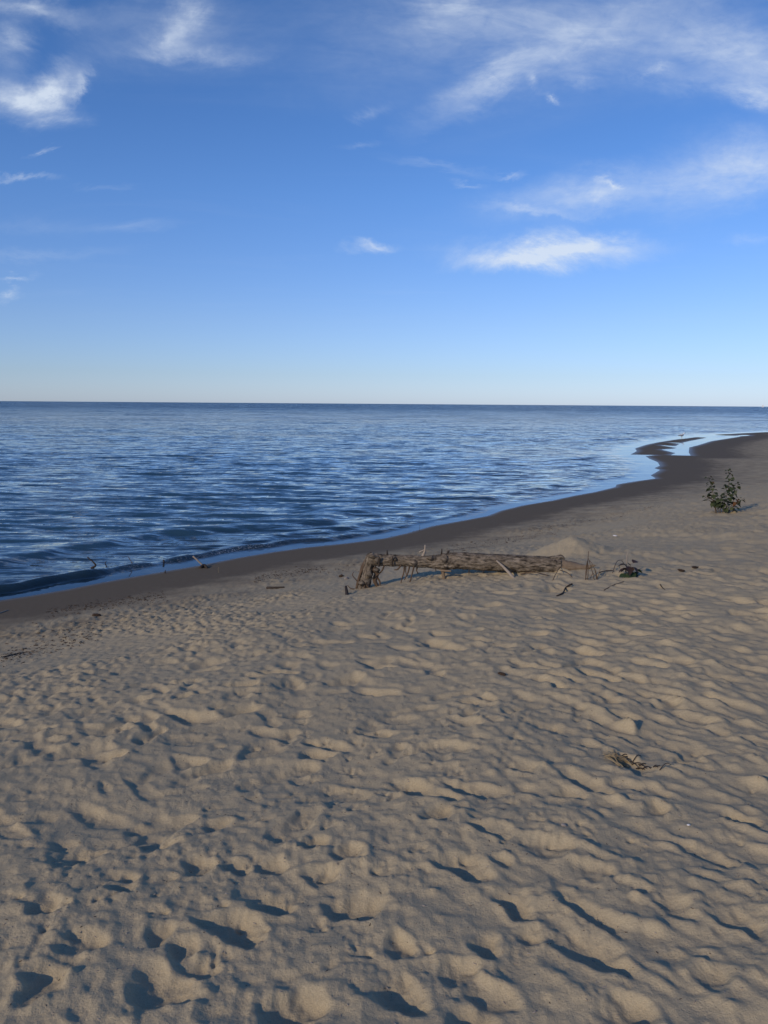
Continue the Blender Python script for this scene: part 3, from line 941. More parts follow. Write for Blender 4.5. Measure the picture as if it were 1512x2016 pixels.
def tube_mesh(name, pts, rads, mat, nseg=8, n=None, rough=0.0, bark=0.0, seed=0, cap=True):
    """pts: world points; rads per control point. The mesh is in world coords."""
    n = n or max(4, 5 * len(pts))
    path = [Vector(p) for p in spline([tuple(p) for p in pts], n)]
    rr = np.interp(np.linspace(0, 1, n), np.linspace(0, 1, len(rads)), rads)
    verts, faces, uvs = [], [], []
    T = (path[1] - path[0]).normalized()
    up = Vector((0, 0, 1)) if abs(T.z) < 0.9 else Vector((1, 0, 0))
    Nn = T.cross(up).normalized(); B = T.cross(Nn)
    lens = [0.0]
    for i in range(1, n):
        lens.append(lens[-1] + (path[i] - path[i - 1]).length)
    off = Vector((seed * 3.7, seed * 1.3, 0))
    for i in range(n):
        t = (path[min(i + 1, n - 1)] - path[max(i - 1, 0)]).normalized()
        Nn = (Nn - t * Nn.dot(t)).normalized(); B = t.cross(Nn)
        for k in range(nseg):
            a = 2 * math.pi * k / nseg
            d = Nn * math.cos(a) + B * math.sin(a)
            rad = rr[i]
            if rough:
                rad *= 1 + rough * mnoise.noise(path[i] * 9 + d * 1.1 + off)
            if bark:
                q = Vector((math.cos(a) * 4.2, math.sin(a) * 4.2, lens[i] * 20.0)) + off
                w = mnoise.noise_vector(q * 0.5) * 0.9
                v1 = abs(mnoise.noise(q + w)); v2 = abs(mnoise.noise(q * 2.1 + w + Vector((5, 2, 9))))
                rad += bark * (min(v1 * 3.2, 1.0) * 0.75 + min(v2 * 3.0, 1) * 0.35 - 0.7)
            verts.append(path[i] + d * rad)
    for i in range(n - 1):
        for k in range(nseg):
            k2 = (k + 1) % nseg
            faces.append((i * nseg + k, (i + 1) * nseg + k, (i + 1) * nseg + k2, i * nseg + k2))
            c = 2 * math.pi * (rr[0] + rr[-1]) / 2
            uvs += [(lens[i], k / nseg * c), (lens[i + 1], k / nseg * c), (lens[i + 1], (k + 1) / nseg * c), (lens[i], (k + 1) / nseg * c)]
    if cap:
        for e in (0, n - 1):
            ci = len(verts)
            tdir = (path[e] - path[1 if e == 0 else n - 2]).normalized()
            verts.append(path[e] + tdir * rr[e] * 0.25)
            for k in range(nseg):
                k2 = (k + 1) % nseg
                faces.append((e * nseg + k, e * nseg + k2, ci) if e == 0 else (e * nseg + k2, e * nseg + k, ci))
                uvs += [(lens[e], 0), (lens[e] + .01, .01), (lens[e], .02)]
    me = bpy.data.meshes.new(name)
    me.from_pydata([tuple(v) for v in verts], [], faces)
    uvl = me.uv_layers.new(name='UVMap')
    uvl.data.foreach_set('uv', np.array(uvs, np.float32).ravel())
    me.polygons.foreach_set('use_smooth', np.ones(len(me.polygons), bool))
    me.materials.append(mat)
    me.update()
    return me


def tube_part(name, pts, rads, mat, parent, **kw):
    """world-space tube parented to an un-rotated empty"""
    base = Vector(parent.location)
    me = tube_mesh(name, [Vector(p) - base for p in pts], rads, mat, **kw)
    return link(name, me, parent)


def stick(name, label, cat, pts, rads, mat, group=None, **kw):
    base = Vector(pts[0])
    me = tube_mesh(name, [Vector(p) - base for p in pts], rads, mat, **kw)
    o = link(name, me, None, base)
    tag(o, label, cat, group)
    return o


# ------------------------------------------------------------------ driftwood log
def build_log():
    gl = ground_px(722, 1157)
    gr = ground_px(1010, 1132)
    YL = gl.y + 0.02; YR = gr.y + 0.05
    def L(px, py):
        f = (px - 720) / (1010 - 720)
        return at_y(px, py, YL + (YR - YL) * f)
    root = empty('driftwood_log', gl)
    tag(root, 'bark-covered driftwood log with its bent end propped up on the sand', 'log')
    u = 1.0 / FPX * YL
    # main trunk: thin knobbly left half, thick right half
    tube_part('trunk', [L(728, 1101), L(760, 1103), L(800, 1104), L(845, 1106), L(872, 1106), L(905, 1104), L(960, 1107), L(1020, 1109.5), L(1075, 1112), L(1104, 1113)],
              [11.8 * u, 11.4 * u, 11 * u, 12 * u, 15.5 * u, 16.6 * u, 16.6 * u, 16.6 * u, 16.2 * u, 13.5 * u], M_BARK, root, nseg=72, n=190, rough=0.06, bark=0.011, seed=1)
    tube_part('broken_tip', [L(1085, 1112), L(1105, 1114), L(1125, 1115), L(1150, 1117), L(1172, 1113)],
              [14 * u, 13 * u, 10 * u, 5.5 * u, 1.2 * u], M_BARE, root, nseg=24, n=40, rough=0.12, bark=0.007, seed=2)
    # torn bark lip at the break
    tube_part('bark_flap', [L(1072, 1101), L(1092, 1099), L(1104, 1096), L(1112, 1101)], [5 * u, 5 * u, 4 * u, 1.5 * u], M_BARK, root, nseg=12, n=18, rough=.3, bark=.006, seed=3)
    # bent end standing in the sand
    b0 = L(715, 1162)
    tube_part('bent_stub', [Vector((b0.x, b0.y, b0.z - 0.06)), L(716, 1156), L(722, 1135), L(726, 1115), L(731, 1098), L(737, 1092)],
              [12.5 * u, 12 * u, 10.5 * u, 10 * u, 10.5 * u, 7 * u], M_BARK, root, nseg=44, n=70, rough=0.16, bark=0.011, seed=4)
    tube_part('root', [L(724, 1098), L(716, 1112), L(708, 1135), L(702, 1158)], [4 * u, 4 * u, 3.5 * u, 2.5 * u], M_ROOT, root, nseg=8, n=20, rough=.3, seed=5)
    tube_part('root', [L(735, 1118), L(742, 1128), L(738, 1142), L(745, 1158)], [6 * u, 5 * u, 4 * u, 2.5 * u], M_ROOT, root, nseg=10, n=20, rough=.35, seed=6)
    # knots and burls along the thin half
    def burl(px, py, rx, ry, seed, mat=M_BARK, dy=-0.05):
        c = L(px, py); c.y += dy
        pts = [c + Vector((-rx * u, 0, 0.2 * ry * u)), c + Vector((0, -0.01, 0)), c + Vector((rx * u, 0, -0.15 * ry * u))]
        tube_part('burl', pts, [ry * u * 0.25, ry * u * 0.78, ry * u * 0.25], mat, root, nseg=14, n=14, rough=0.55, bark=0.008, seed=seed)
    burl(815, 1106, 9, 8, 11); burl(848, 1097, 9, 7, 12); burl(876, 1100, 7, 11, 13); burl(744, 1101, 6, 10, 14); burl(777, 1098, 6, 6, 15)
    burl(878, 1112, 6, 8, 16); burl(735, 1094, 11, 7, 17); burl(728, 1128, 6, 10, 18); burl(742, 1120, 6, 7, 19); burl(712, 1146, 6, 8, 20)
    # branch stubs
    def st(px0, py0, px1, py1, r0, r1, mat, dy0=0.0, dy1=0.0, kink=0.0):
        a = L(px0, py0); b = L(px1, py1)
        a.y += dy0; b.y += dy1
        mid = (a + b) / 2 + Vector((kink, 0, 0))
        return tube_part('branch_stub', [a, mid, b], [r0 * u, (r0 + r1) / 2 * u, r1 * u], mat, root, nseg=8, n=10, rough=0.25, seed=int(px0))
    st(872, 1116, 876, 1146, 4.5, 3.0, M_BARE, 0, 0, -0.005)
    st(868, 1121, 886, 1119, 2.5, 1.5, M_BARE, -0.06, -0.14)
    st(832, 1095, 837, 1073, 3.2, 1.2, M_PALE, 0, 0, 0.01); st(826, 1087, 836, 1082, 2.0, 1.2, M_PALE)
    st(869, 1094, 870, 1080, 2.2, 0.8, M_DARK); st(763, 1096, 762, 1083, 3.0, 1.0, M_DARK); st(746, 1112, 747, 1093, 2.5, 1.5, M_DARK, -.08, -.10)
    st(772, 1112, 773, 1092, 1.8, 1.2, M_DARK, -.08, -.10); st(857, 1113, 857, 1121, 1.5, .6, M_DARK, -.1, -.1)
    st(921, 1118, 921, 1126, 1.5, .6, M_DARK, -.12, -.12); st(948, 1118, 949, 1124, 1.3, .5, M_DARK, -.12, -.12); st(880, 1092, 884, 1084, 3, 1.5, M_DARK)
    # hanging rootlets
    def rt(pts, r0, r1, dy=0.0):
        P = [L(*p) for p in pts]
        for i, p in enumerate(P):
            p.y += dy + random.uniform(-.015, .015)
        tube_part('rootlet', P, [r0 * 1.5 * u, r1 * 1.5 * u], M_ROOT, root, nseg=5, n=5 * len(P), rough=.2, seed=int(pts[0][0]))
    rt([(757, 1110), (752, 1122), (744, 1130), (733, 1137)], 1.3, .8, -.03)
    rt([(742, 1135), (748, 1145), (750, 1155), (776, 1157)], 1.4, .8)
    rt([(796, 1110), (795, 1126), (790, 1142), (789, 1155)], 1.1, .6)
    rt([(807, 1110), (803, 1126), (797, 1138), (796, 1140)], 1.2, .6, -.03)
    rt([(815, 1112), (811, 1128), (806, 1145), (800, 1154)], 1.2, .6, -.05)
    rt([(823, 1113), (820, 1122), (823, 1130)], 1.3, .6)
    rt([(790, 1110), (783, 1119), (776, 1120)], 1.4, .8, -.03)
    rt([(799, 1110), (799, 1128), (803, 1133)], .9, .5)
    rt([(708, 1158), (700, 1160), (690, 1158), (684, 1152)], 1.0, .6)
    rt([(708, 1150), (700, 1140), (694, 1132), (696, 1126)], .9, .5)
    rt([(712, 1155), (706, 1145), (705, 1136)], .8, .5)
    rt([(722, 1150), (730, 1158), (745, 1161)], 1.2, .6, -.05)
    rt([(718, 1150), (717, 1160), (710, 1163)], 1.0, .6, -.06)
    return YL, YR


YL, YR = build_log()


def Lg(px, py, dy=0.0):
    f = (px - 720) / 290.0
    return at_y(px, py, YL + (YR - YL) * f + dy)


# sticks lying about the log
def lay(name, label, cat, pts_px, r0, r1, mat, lift=None, **kw):
    """stick lying on the sand; lift: height of every point above the sand"""
    P = []
    for i, p in enumerate(pts_px):
        g_ = ground_px(*p)
        P.append(g_ + Vector((0, 0, (lift[i] if lift else 0.3 * r0))))
    return stick(name, label, cat, P, [r0, (r0 + r1) / 2, r1], mat, nseg=8, n=6 * len(P), rough=0.2, **kw)


g0 = ground_px(1014, 1138)
stick('stick', 'pale short stick leaning on the front of the log, dark lower end', 'stick', [g0 + Vector((0.01, 0, -0.03)), (g0 + Lg(978, 1104, -.10)) / 2 + Vector((0, -.02, 0)), Lg(978, 1104, -.10)],
      [0.018, 0.014, 0.010], M_PALE, nseg=10, n=24, rough=0.2, seed=3)
g1 = ground_px(719, 1166)
d_ = g1.y / FPX
lay('stick', 'short dark peg of wood poking up left of the bent log end', 'stick', [(684, 1171), (681, 1168)], 0.02, 0.014, M_DARK, lift=[-.02, 0.07])
lay('stick', 'black crooked stick lying on sand in front of the log tip', 'stick', [(1096, 1174), (1108, 1169), (1113, 1160), (1119, 1156), (1126, 1154)], 0.006, 0.009, M_DARK, lift=[.004, .008, .010, .014, .02])
lay('stick', 'thin straight stalk lying on sand in front of the small dark plant', 'stick', [(1189, 1163), (1208, 1154), (1228, 1146)], 0.004, 0.003, M_ROOT, lift=[.006, .012, .006])
lay('stick', 'short dark stick lying flat on sand, left of the log', 'stick', [(526, 1159), (541, 1159), (560, 1157)], 0.020, 0.010, M_DARK, lift=[.008, .010, .006])
lay('stick', 'long dark stick half buried in sand at the left edge', 'stick', [(-5, 1297), (20, 1291), (52, 1284)], 0.006, 0.004, M_DARK, lift=[.002, .004, .001])
lay('stick', 'pale straight stick on the wet sand at the left edge', 'stick', [(-4, 1209), (8, 1205), (16, 1202)], 0.008, 0.006, M_PALE, lift=[.004, .006, .004])
lay('twig', 'forked brown twig on sand under the front of the thick log half', 'twig', [(1025, 1133), (1050, 1133), (1080, 1135)], 0.007, 0.004, M_ROOT, lift=[.015, .035, .01])
lay('twig', 'thin bent twig standing from sand just below the log break', 'twig', [(1088, 1143), (1095, 1134), (1102, 1126)], 0.004, 0.003, M_ROOT, lift=[0, .03, .05])
lay('twig', 'straight thin twig lying from log break towards the dry stalks', 'twig', [(1102, 1128), (1115, 1132), (1127, 1137)], 0.004, 0.003, M_ROOT, lift=[.03, .03, .0])
lay('twig', 'dark forked twig on sand right of and below the small plant', 'twig', [(1299, 1154), (1304, 1159), (1308, 1161)], 0.005, 0.004, M_DARK, lift=[.02, .01, .005])
lay('twig', 'thin grey twig arching between the dry stalks and the small plant', 'twig', [(1206, 1128), (1214, 1115), (1226, 1111)], 0.004, 0.003, M_ROOT, lift=[0, .05, .05])
lay('twig', 'dark curved twig lying right of the dry stalks', 'twig', [(1180, 1129), (1190, 1128), (1206, 1125)], 0.006, 0.004, M_DARK, lift=[.01, .02, .01])

# clump of dry upright stalks at the end of the log
gs = ground_px(1155, 1141)
ds = empty('dry_stalk_clump', gs)
tag(ds, 'clump of bare brown dry stalks standing at the right tip of the log', 'dead plant')
for pts, r0 in [([(1152, 1141), (1156, 1115), (1159, 1085)], .0055), ([(1153, 1140), (1154, 1118), (1158, 1098)], .005), ([(1157, 1139), (1158, 1118), (1157, 1108)], .005),
                ([(1171, 1138), (1164, 1118), (1158, 1098)], .004), ([(1176, 1138), (1173, 1128), (1170, 1118)], .008), ([(1160, 1140), (1166, 1130), (1172, 1132)], .0035),
                ([(1176, 1134), (1180, 1125), (1182, 1121)], .004), ([(1160, 1103), (1166, 1110), (1164, 1116)], .003)]:
    P = [at_y(px, py, gs.y + random.uniform(-.01, .01)) for px, py in pts]
    if pts[0][1] > 1130:
        P[0].z -= 0.03
    tube_part('stalk', P, [r0, r0 * .55], M_ROOT, ds, nseg=6, n=10, rough=.2, seed=int(r0 * 1e4))


# ------------------------------------------------------------------ leaves and plants
def leaf_mesh(name, mat, fold=0.25, curl=0.2):
    # heart-shaped blade, 1 unit long, short stalk; three vertices across
    prof = [(0.0, 0.0), (0.06, 0.26), (0.2, 0.44), (0.40, 0.45), (0.60, 0.34), (0.80, 0.16), (1.0, 0.0)]
    verts = [(-0.35, 0.0, 0.05)]
    faces = []
    rows = []
    for t, w in prof:
        zc = -curl * t * t
        row = []
        for sgn in (-1, 0, 1):
            wv = w * sgn * (1 + 0.06 * math.sin(t * 17 + sgn))
            row.append(len(verts))
            verts.append((t - (0.08 if (t == 0 and sgn) else 0), wv, zc + abs(sgn) * w * fold))
        rows.append(row)
    for a, b in zip(rows[:-1], rows[1:]):
        faces.append((a[0], b[0], b[1], a[1]))
        faces.append((a[1], b[1], b[2], a[2]))
    # petiole as a slim three sided spike
    i = len(verts)
    verts += [(0.02, 0.018, 0.0), (0.02, -0.018, 0.0), (0.02, 0, -0.03)]
    faces += [(0, i, i + 1), (0, i + 1, i + 2), (0, i + 2, i)]
    me = bpy.data.meshes.new(name)
    me.from_pydata(verts, [], faces)
    me.polygons.foreach_set('use_smooth', np.ones(len(me.polygons), bool))
    me.materials.append(mat)
    me.update()
    return me


LEAVES = [leaf_mesh('leaf', M_LEAF, 0.25, 0.2), leaf_mesh('leaf', M_LEAF, 0.1, 0.35), leaf_mesh('leaf', M_LEAF, 0.4, 0.1)]


def put_leaf(parent, me, pos, size, heading, pitch, roll):
    o = link('leaf', me, parent)
    o.location = Vector(pos) - Vector(parent.location)
    o.rotation_euler = Euler((roll, pitch, heading), 'XYZ')
    o.scale = (size, size, size)
    return o


def build_poplar():
    g_ = ground_px(1425, 1009)
    root = empty('poplar_sapling', g_)
    tag(root, 'leafy green poplar sapling with two upright shoots in open sand', 'sapling')
    Y = g_.y
    k = Y / FPX
    q = random.Random(3)
    def Q(px, py, dy=0.0):
        return at_y(px, py, Y + dy)
    stems = [  # control px, first-leaf fraction, leaves
        ([(1412, 1013), (1408, 995), (1402, 965), (1394, 936)], 0.30, 40, 0.05),
        ([(1409, 1013), (1406, 990), (1396, 985), (1384, 975)], 0.55, 8, -0.1),
        ([(1422, 1012), (1427, 990), (1435, 955), (1434, 920)], 0.16, 56, 0.0),
        ([(1425, 1012), (1436, 985), (1446, 965), (1456, 948)], 0.40, 20, 0.10),
        ([(1428, 1012), (1444, 997), (1455, 988), (1466, 980)], 0.30, 10, -0.05),
        ([(1418, 1012), (1418, 998), (1419, 985), (1420, 973)], 0.25, 22, -0.08),
        ([(1430, 1012), (1438, 1004), (1444, 1000), (1448, 1000)], 0.2, 7, -0.05),
        ([(1416, 1014), (1414, 1004), (1410, 998), (1408, 1000)], 0.5, 4, -0.08),
        ([(1434, 1010), (1440, 995), (1444, 985), (1447, 978)], 0.25, 10, 0.12),
    ]
    for pts, f0, nl, dy in stems:
        P = []
        for i, p in enumerate(pts):
            P.append(Q(p[0], p[1], dy * i / 3 + 0.02 * dy))
        b = P[0].copy(); P[0].z = zs(b.x, b.y) - 0.02
        tube_part('stem', P, [0.0075, 0.006, 0.0035, 0.0015], M_STEM, root, nseg=6, n=18, seed=nl)
        path = spline([tuple(p) for p in P], 40)
        for j in range(nl):
            t = f0 + (1 - f0) * (j + q.uniform(0, .6)) / nl
            p = Vector(path[min(int(t * 39), 39)])
            hd = j * 2.4 + q.uniform(-.5, .5)
            ln = 0.055 * (1.15 - 0.55 * max(0, t - .55) / .45) * q.uniform(.75, 1.2)
            out_ = Vector((math.cos(hd), math.sin(hd), q.uniform(0.0, 0.7))) * (0.35 * ln + q.uniform(0.01, 0.045) * (1 - 0.5 * t))
            if out_.length > 0.03:
                pass
            put_leaf(root, LEAVES[j % 3], p + out_, ln * 1.35, hd, q.uniform(-0.2, 0.9), q.uniform(-.6, .6))


build_poplar()


def build_small_plant():
    g_ = ground_px(1240, 1136)
    root = empty('seedling', g_)
    tag(root, 'small low plant with dark green and bronze leaves right of the log', 'plant')
    Y = g_.y; k = Y / FPX
    dk = leaf_mesh('leaf', M_LEAF2, 0.25, 0.25); br = leaf_mesh('leaf', M_LEAFR, 0.35, 0.3)
    tube_part('stem', [g_ + Vector((0, 0, -.03)), at_y(1240, 1122, Y), at_y(1241, 1110, Y)], [.006, .005, .003], M_STEM, root, nseg=6, n=10)
    tube_part('stem', [g_ + Vector((0.01, 0, -.03)), at_y(1236, 1120, Y + .02), at_y(1224, 1104, Y + .03)], [.006, .005, .003], M_DARK, root, nseg=6, n=10)
    spec = [(1231, 1130, .085, 3.4, .5, dk), (1246, 1131, .09, -.4, .6, dk), (1250, 1122, .085, .2, .2, dk), (1229, 1112, .07, 2.8, .1, br), (1247, 1108, .075, .6, -.3, br),
            (1238, 1116, .09, -1.6, .6, br), (1240, 1126, .10, -1.2, .7, dk), (1236, 1120, .08, 2.4, .3, br), (1245, 1117, .08, -.9, .4, br), (1228, 1121, .06, 3.1, .4, br),
            (1241, 1111, .06, 1.4, .0, br), (1248, 1127, .08, .9, .3, dk), (1235, 1131, .075, -2.0, .6, dk), (1242, 1122, .08, 2.0, .2, dk), (1244, 1131, .07, -1.5, .7, dk)]
    for i, (px, py, ln, hd, pt, me) in enumerate(spec):
        put_leaf(root, me, at_y(px, py, Y + 0.05 * math.sin(hd)), ln * 1.05, hd, pt, 0.3 * math.sin(i * 2.1))
    s2 = ground_px(1237, 1128)
    P = [at_y(1233, 1118, Y + .08), at_y(1234, 1098, Y + .08), at_y(1236, 1087, Y + .08)]
    P[0].z = zs(P[0].x, P[0].y) - 0.02
    stick('stick', 'thin upright stick with a bleached top behind the small plant', 'stick', P, [.005, .006, .003], M_PALE, nseg=6, n=12, rough=.2)
    P = [at_y(1232, 1112, Y + .06), at_y(1226, 1106, Y + .06), at_y(1222, 1101, Y + .06)]
    P[0].z = zs(P[0].x, P[0].y) - .01


build_small_plant()


# dry grass tuft with dark debris, right foreground
def build_tuft():
    g_ = ground_px(1238, 1508)
    root = empty('dry_grass_tuft', g_)
    tag(root, 'uprooted tuft of straw-coloured dry grass and dark roots in foreground sand', 'grass tuft')
    q = random.Random(9)
    for i in range(26):
        a = ground_px(1232 + q.uniform(-14, 16), 1507 + q.uniform(-7, 6))
        b = ground_px(1190 + q.uniform(-6, 22), 1486 + q.uniform(-5, 12))
        m_ = (a + b) / 2 + Vector((q.uniform(-.02, .02), q.uniform(-.02, .02), q.uniform(.004, .024)))
        tube_part('blade', [a + Vector((0, 0, .002)), m_, b + Vector((0, 0, q.uniform(.003, .022)))], [.0026, .0022, .001], M_STRAW, root, nseg=4, n=9, seed=i)
    for i in range(16):
        u_ = q.random()
        a = ground_px(1215 + u_ * 82 + q.uniform(-6, 6), 1490 + min(u_ * 1.9, 1) * 24 + q.uniform(-5, 4))
        an = q.uniform(-1.2, .5)
        l = q.uniform(.02, .07)
        b = a + Vector((math.cos(an) * l, math.sin(an) * l, q.uniform(-.004, .02)))
        tube_part('rootlet', [a + Vector((0, 0, .002)), (a + b) / 2 + Vector((0, 0, q.uniform(.004, .02))), b], [.0028, .0024, .001], M_DARK, root, nseg=4, n=7, seed=i)


build_tuft()

# ------------------------------------------------------------------ sticks standing in the shallow water
def wstick(label, pts, r0, r1, mat, dy=None, name='stick', sink=0.25):
    base = on_plane(pts[0][0], pts[0][1], 0.0)
    P = [at_y(px, py, base[1] + (dy[i] if dy else 0)) for i, (px, py) in enumerate(pts)]
    d = (P[0] - P[1]).normalized()
    P = [P[0] + d * 0.12 + Vector((0, 0, -sink * .3))] + P
    return stick(name, label, 'stick', P, [r0, r0, (r0 + r1) / 2, r1], mat, nseg=7, n=20, rough=.25, seed=int(pts[0][0]))


wstick('dark bent branch poking out of the shallow water, leftmost in the lake', [(178, 1120), (188, 1114), (183, 1106), (172, 1097)], .014, .008, M_DARK)
wstick('thin dark twig just right of the bent branch in the shallows', [(211, 1117), (207, 1110), (209, 1105)], .007, .005, M_DARK)
wstick('thin slanting twig with a fork standing in the shallows', [(264, 1116), (258, 1105), (252, 1096)], .007, .004, M_ROOT)
wstick('short dark stub in the shallows left of the pale leaning stick', [(322, 1109), (323, 1105), (321, 1102)], .012, .009, M_DARK)
wstick('pale straight stick leaning out of the water edge beside the wet sand', [(402, 1117), (392, 1106), (380, 1095)], .014, .012, M_PALE)
lay('driftwood_chunk', 'small dark chunk of wood at foot of the pale leaning stick', 'driftwood', [(394, 1119), (402, 1117), (408, 1119)], .030, .018, M_DARK, lift=[.0, .03, .0])
wstick('tiny dark stub at the lake edge left of the pale leaning stick', [(325, 1129), (325, 1126), (326, 1123)], .010, .006, M_DARK)
P0 = ground_px(430, 1128)
stick('stalk', 'thin pale upright stalk standing alone on the wet sand', 'stalk', [P0 + Vector((0, 0, -.02)), P0 + Vector((0, 0, .05)), P0 + Vector((.003, 0, .085))], [.0025, .002, .0015], M_STRAW, nseg=5, n=8)
P0 = ground_px(826, 1045)
stick('stalk', 'thin dark upright stalk at the lake edge above the log', 'stalk', [P0 + Vector((0, 0, -.02)), P0 + Vector((0, 0, .06)), P0 + Vector((.003, 0, .12))], [.004, .003, .002], M_DARK, nseg=5, n=8)


# ------------------------------------------------------------------ gull at the spit, boat on the horizon
def lathe(name, prof, mat, nseg=16, sy=1.0):
    """prof: list of (x, z, r_y, r_z) rings along x"""
    verts, faces = [], []
    for (x, z, ry, rz) in prof:
        for k in range(nseg):
            a = 2 * math.pi * k / nseg
            verts.append((x, math.cos(a) * ry * sy, z + math.sin(a) * rz))
    for i in range(len(prof) - 1):
        for k in range(nseg):
            k2 = (k + 1) % nseg
            faces.append((i * nseg + k, i * nseg + k2, (i + 1) * nseg + k2, (i + 1) * nseg + k))
    faces.append(tuple(range(nseg))[::-1])
    faces.append(tuple((len(prof) - 1) * nseg + k for k in range(nseg)))
    me = bpy.data.meshes.new(name)
    me.from_pydata(verts, [], faces)
    me.polygons.foreach_set('use_smooth', np.ones(len(me.polygons), bool))
    me.materials.append(mat); me.update()
    return me


def build_gull():
    g_ = ground_px(1342, 864)
    root = empty('gull', g_)
    tag(root, 'white gull with grey wings standing on the far sand spit', 'gull')
    # facing left/away: body along local x
    body = link('body', lathe('body', [(-.20, .21, .004, .004), (-.14, .215, .035, .03), (-.06, .22, .068, .065), (.03, .235, .075, .078), (.10, .26, .058, .065),
                                       (.135, .30, .036, .042), (.150, .335, .033, .036), (.168, .362, .036, .036), (.190, .366, .030, .030), (.208, .362, .016, .017)], M_WHITE), root)
    for s in (-1, 1):
        w = lathe('wing', [(-.27, .205, .004, .006), (-.18, .22, .012, .025), (-.08, .235, .020, .045), (.02, .25, .022, .05), (.09, .262, .010, .02)], M_GREY)
        o = link('wing', w, root); o.location = (0, s * .058, 0)
        t = link('wing_tip', lathe('wing_tip', [(-.31, .200, .003, .004), (-.25, .207, .008, .013), (-.20, .215, .011, .021)], M_BLACK, 10), o)
        lg = link('leg', tube_mesh('leg', [(0.0, s * .03, .18), (.005, s * .03, .09), (0, s * .03, 0.0), (.035, s * .032, -.004)], [.008, .006, .006, .005], M_BILL, nseg=6, n=12), root)
    link('bill', lathe('bill', [(.205, .360, .010, .012), (.235, .357, .008, .010), (.258, .350, .002, .003)], M_BILL, 8), root)
    root.rotation_euler = (0, 0, R(25))
    root.scale = (1.15, 1.15, 1.15)


build_gull()


def build_boat():
    d = pix_dir(1502, 798)
    dist = 2600.0
    hx, hy = d[0] / d[1] * dist, dist
    root = empty('sailboat', (hx, hy, 0))
    tag(root, 'tiny white sailboat on the horizon at the far right', 'sailboat')
    hull = link('hull', lathe('hull', [(-4.5, .55, .9, .5), (-3, .45, 1.3, .7), (0, .4, 1.5, .85), (3, .55, .9, .7), (5.0, .95, .05, .2)], M_HULL, 14), root)
    cab = link('cabin', lathe('cabin', [(-2.0, 1.1, .7, .3), (-1, 1.25, .8, .5), (1.2, 1.2, .6, .35)], M_HULL, 10), root)
    link('mast', tube_mesh('mast', [(.6, 0, .8), (.6, 0, 6), (.6, 0, 11.0)], [.08, .07, .05], M_SAIL, nseg=6, n=6), root)
    link('boom', tube_mesh('boom', [(.6, 0, 2.0), (-3.8, .3, 1.9)], [.07, .06], M_SAIL, nseg=6, n=4), root)
    def sail(name, A, B, C):
        verts, faces = [], []
        N = 8
        A, B, C = Vector(A), Vector(B), Vector(C)
        for i in range(N + 1):
            for j in range(N + 1):
                u, v = i / N, j / N
                p = A.lerp(B, u).lerp(C, v)
                p.y += 0.5 * math.sin(math.pi * u) * math.sin(math.pi * v)
                verts.append(p)
        for i in range(N):
            for j in range(N):
                a = i * (N + 1) + j
                faces.append((a, a + 1, a + N + 2, a + N + 1))
        me = bpy.data.meshes.new(name); me.from_pydata([tuple(v) for v in verts], [], faces); me.materials.append(M_SAIL)
        link(name, me, root)
    sail('main_sail', (.5, 0, 2.1), (-3.7, .3, 2.0), (.55, 0, 10.7))
    sail('jib', (4.8, 0, 1.3), (.8, .4, 1.6), (.7, 0, 9.0))
    root.rotation_euler = (0, 0, R(10))


build_boat()


# ------------------------------------------------------------------ small litter one could pick up
def blob_mesh(name, mat, seed, sx=1, sy=1, sz=.6):
    import bmesh
    bm = bmesh.new()
    bmesh.ops.create_icosphere(bm, subdivisions=2, radius=1)
    for v in bm.verts:
        n = 1 + 0.35 * mnoise.noise(v.co * 1.3 + Vector((seed * 7, 0, 0)))
        v.co = Vector((v.co.x * sx * n, v.co.y * sy * n, v.co.z * sz * n))
    me = bpy.data.meshes.new(name)
    bm.to_mesh(me); bm.free()
    me.polygons.foreach_set('use_smooth', np.ones(len(me.polygons), bool))
    me.materials.append(mat)
    return me


def drop(name, label, cat, px, py, size, me, rz=0, group=None, lift=.3):
    g_ = ground_px(px, py)
    o = link(name, me, None, g_ + Vector((0, 0, size * lift)))
    o.scale = (size, size, size); o.rotation_euler = (0.1, .1, rz)
    tag(o, label, cat, group)


drop('shell_fragment', 'white shell fragment on the ridged sand at the right', 'shell', 1356, 1625, .008, blob_mesh('shell_fragment', M_SHELL, 1, 1, .6, .4), .4)
drop('shell_fragment', 'white shell fragment on the sand far behind the sand heap', 'shell', 1211, 1056, .035, blob_mesh('shell_fragment', M_SHELL, 2, 1, .7, .3), .2)
drop('dead_leaf', 'brown dead leaf on sand right of the small plant', 'leaf', 1341, 1125, .04, blob_mesh('dead_leaf', M_DEBRIS, 3, 1, .5, .3), .1)
drop('dead_leaf', 'brown dead leaf on sand farthest right of the small plant', 'leaf', 1368, 1119, .042, blob_mesh('dead_leaf', M_DEBRIS, 4, 1.2, .5, .3), .5)
drop('bark_piece', 'small black piece of bark in a footprint in the middle sand', 'bark', 988, 1329, .024, blob_mesh('bark_piece', M_DEBRIS, 5, 1.2, .6, .35), -.4)
drop('stone', 'reddish brown stone on the strand left of the bent log end', 'stone', 672, 1136, .035, blob_mesh('stone', M_DEBRIS, 6, 1, .8, .7), .3)
drop('stone', 'grey stone on the strand nearest the bent log end', 'stone', 682, 1140, .032, blob_mesh('stone', M_PEBBLE, 7, 1, .8, .6), .8)
drop('driftwood_chunk', 'dark lump of driftwood on the grey sand at the left', 'driftwood', 190, 1213, .040, blob_mesh('driftwood_chunk', M_DEBRIS, 8, 1.3, .6, .4), .2)
drop('pebble', 'tiny orange brown pebble on sand right of the gull tracks', 'pebble', 1110, 1626, .010, blob_mesh('pebble', M_PEBBLE, 9, 1.2, .8, .5), 0)


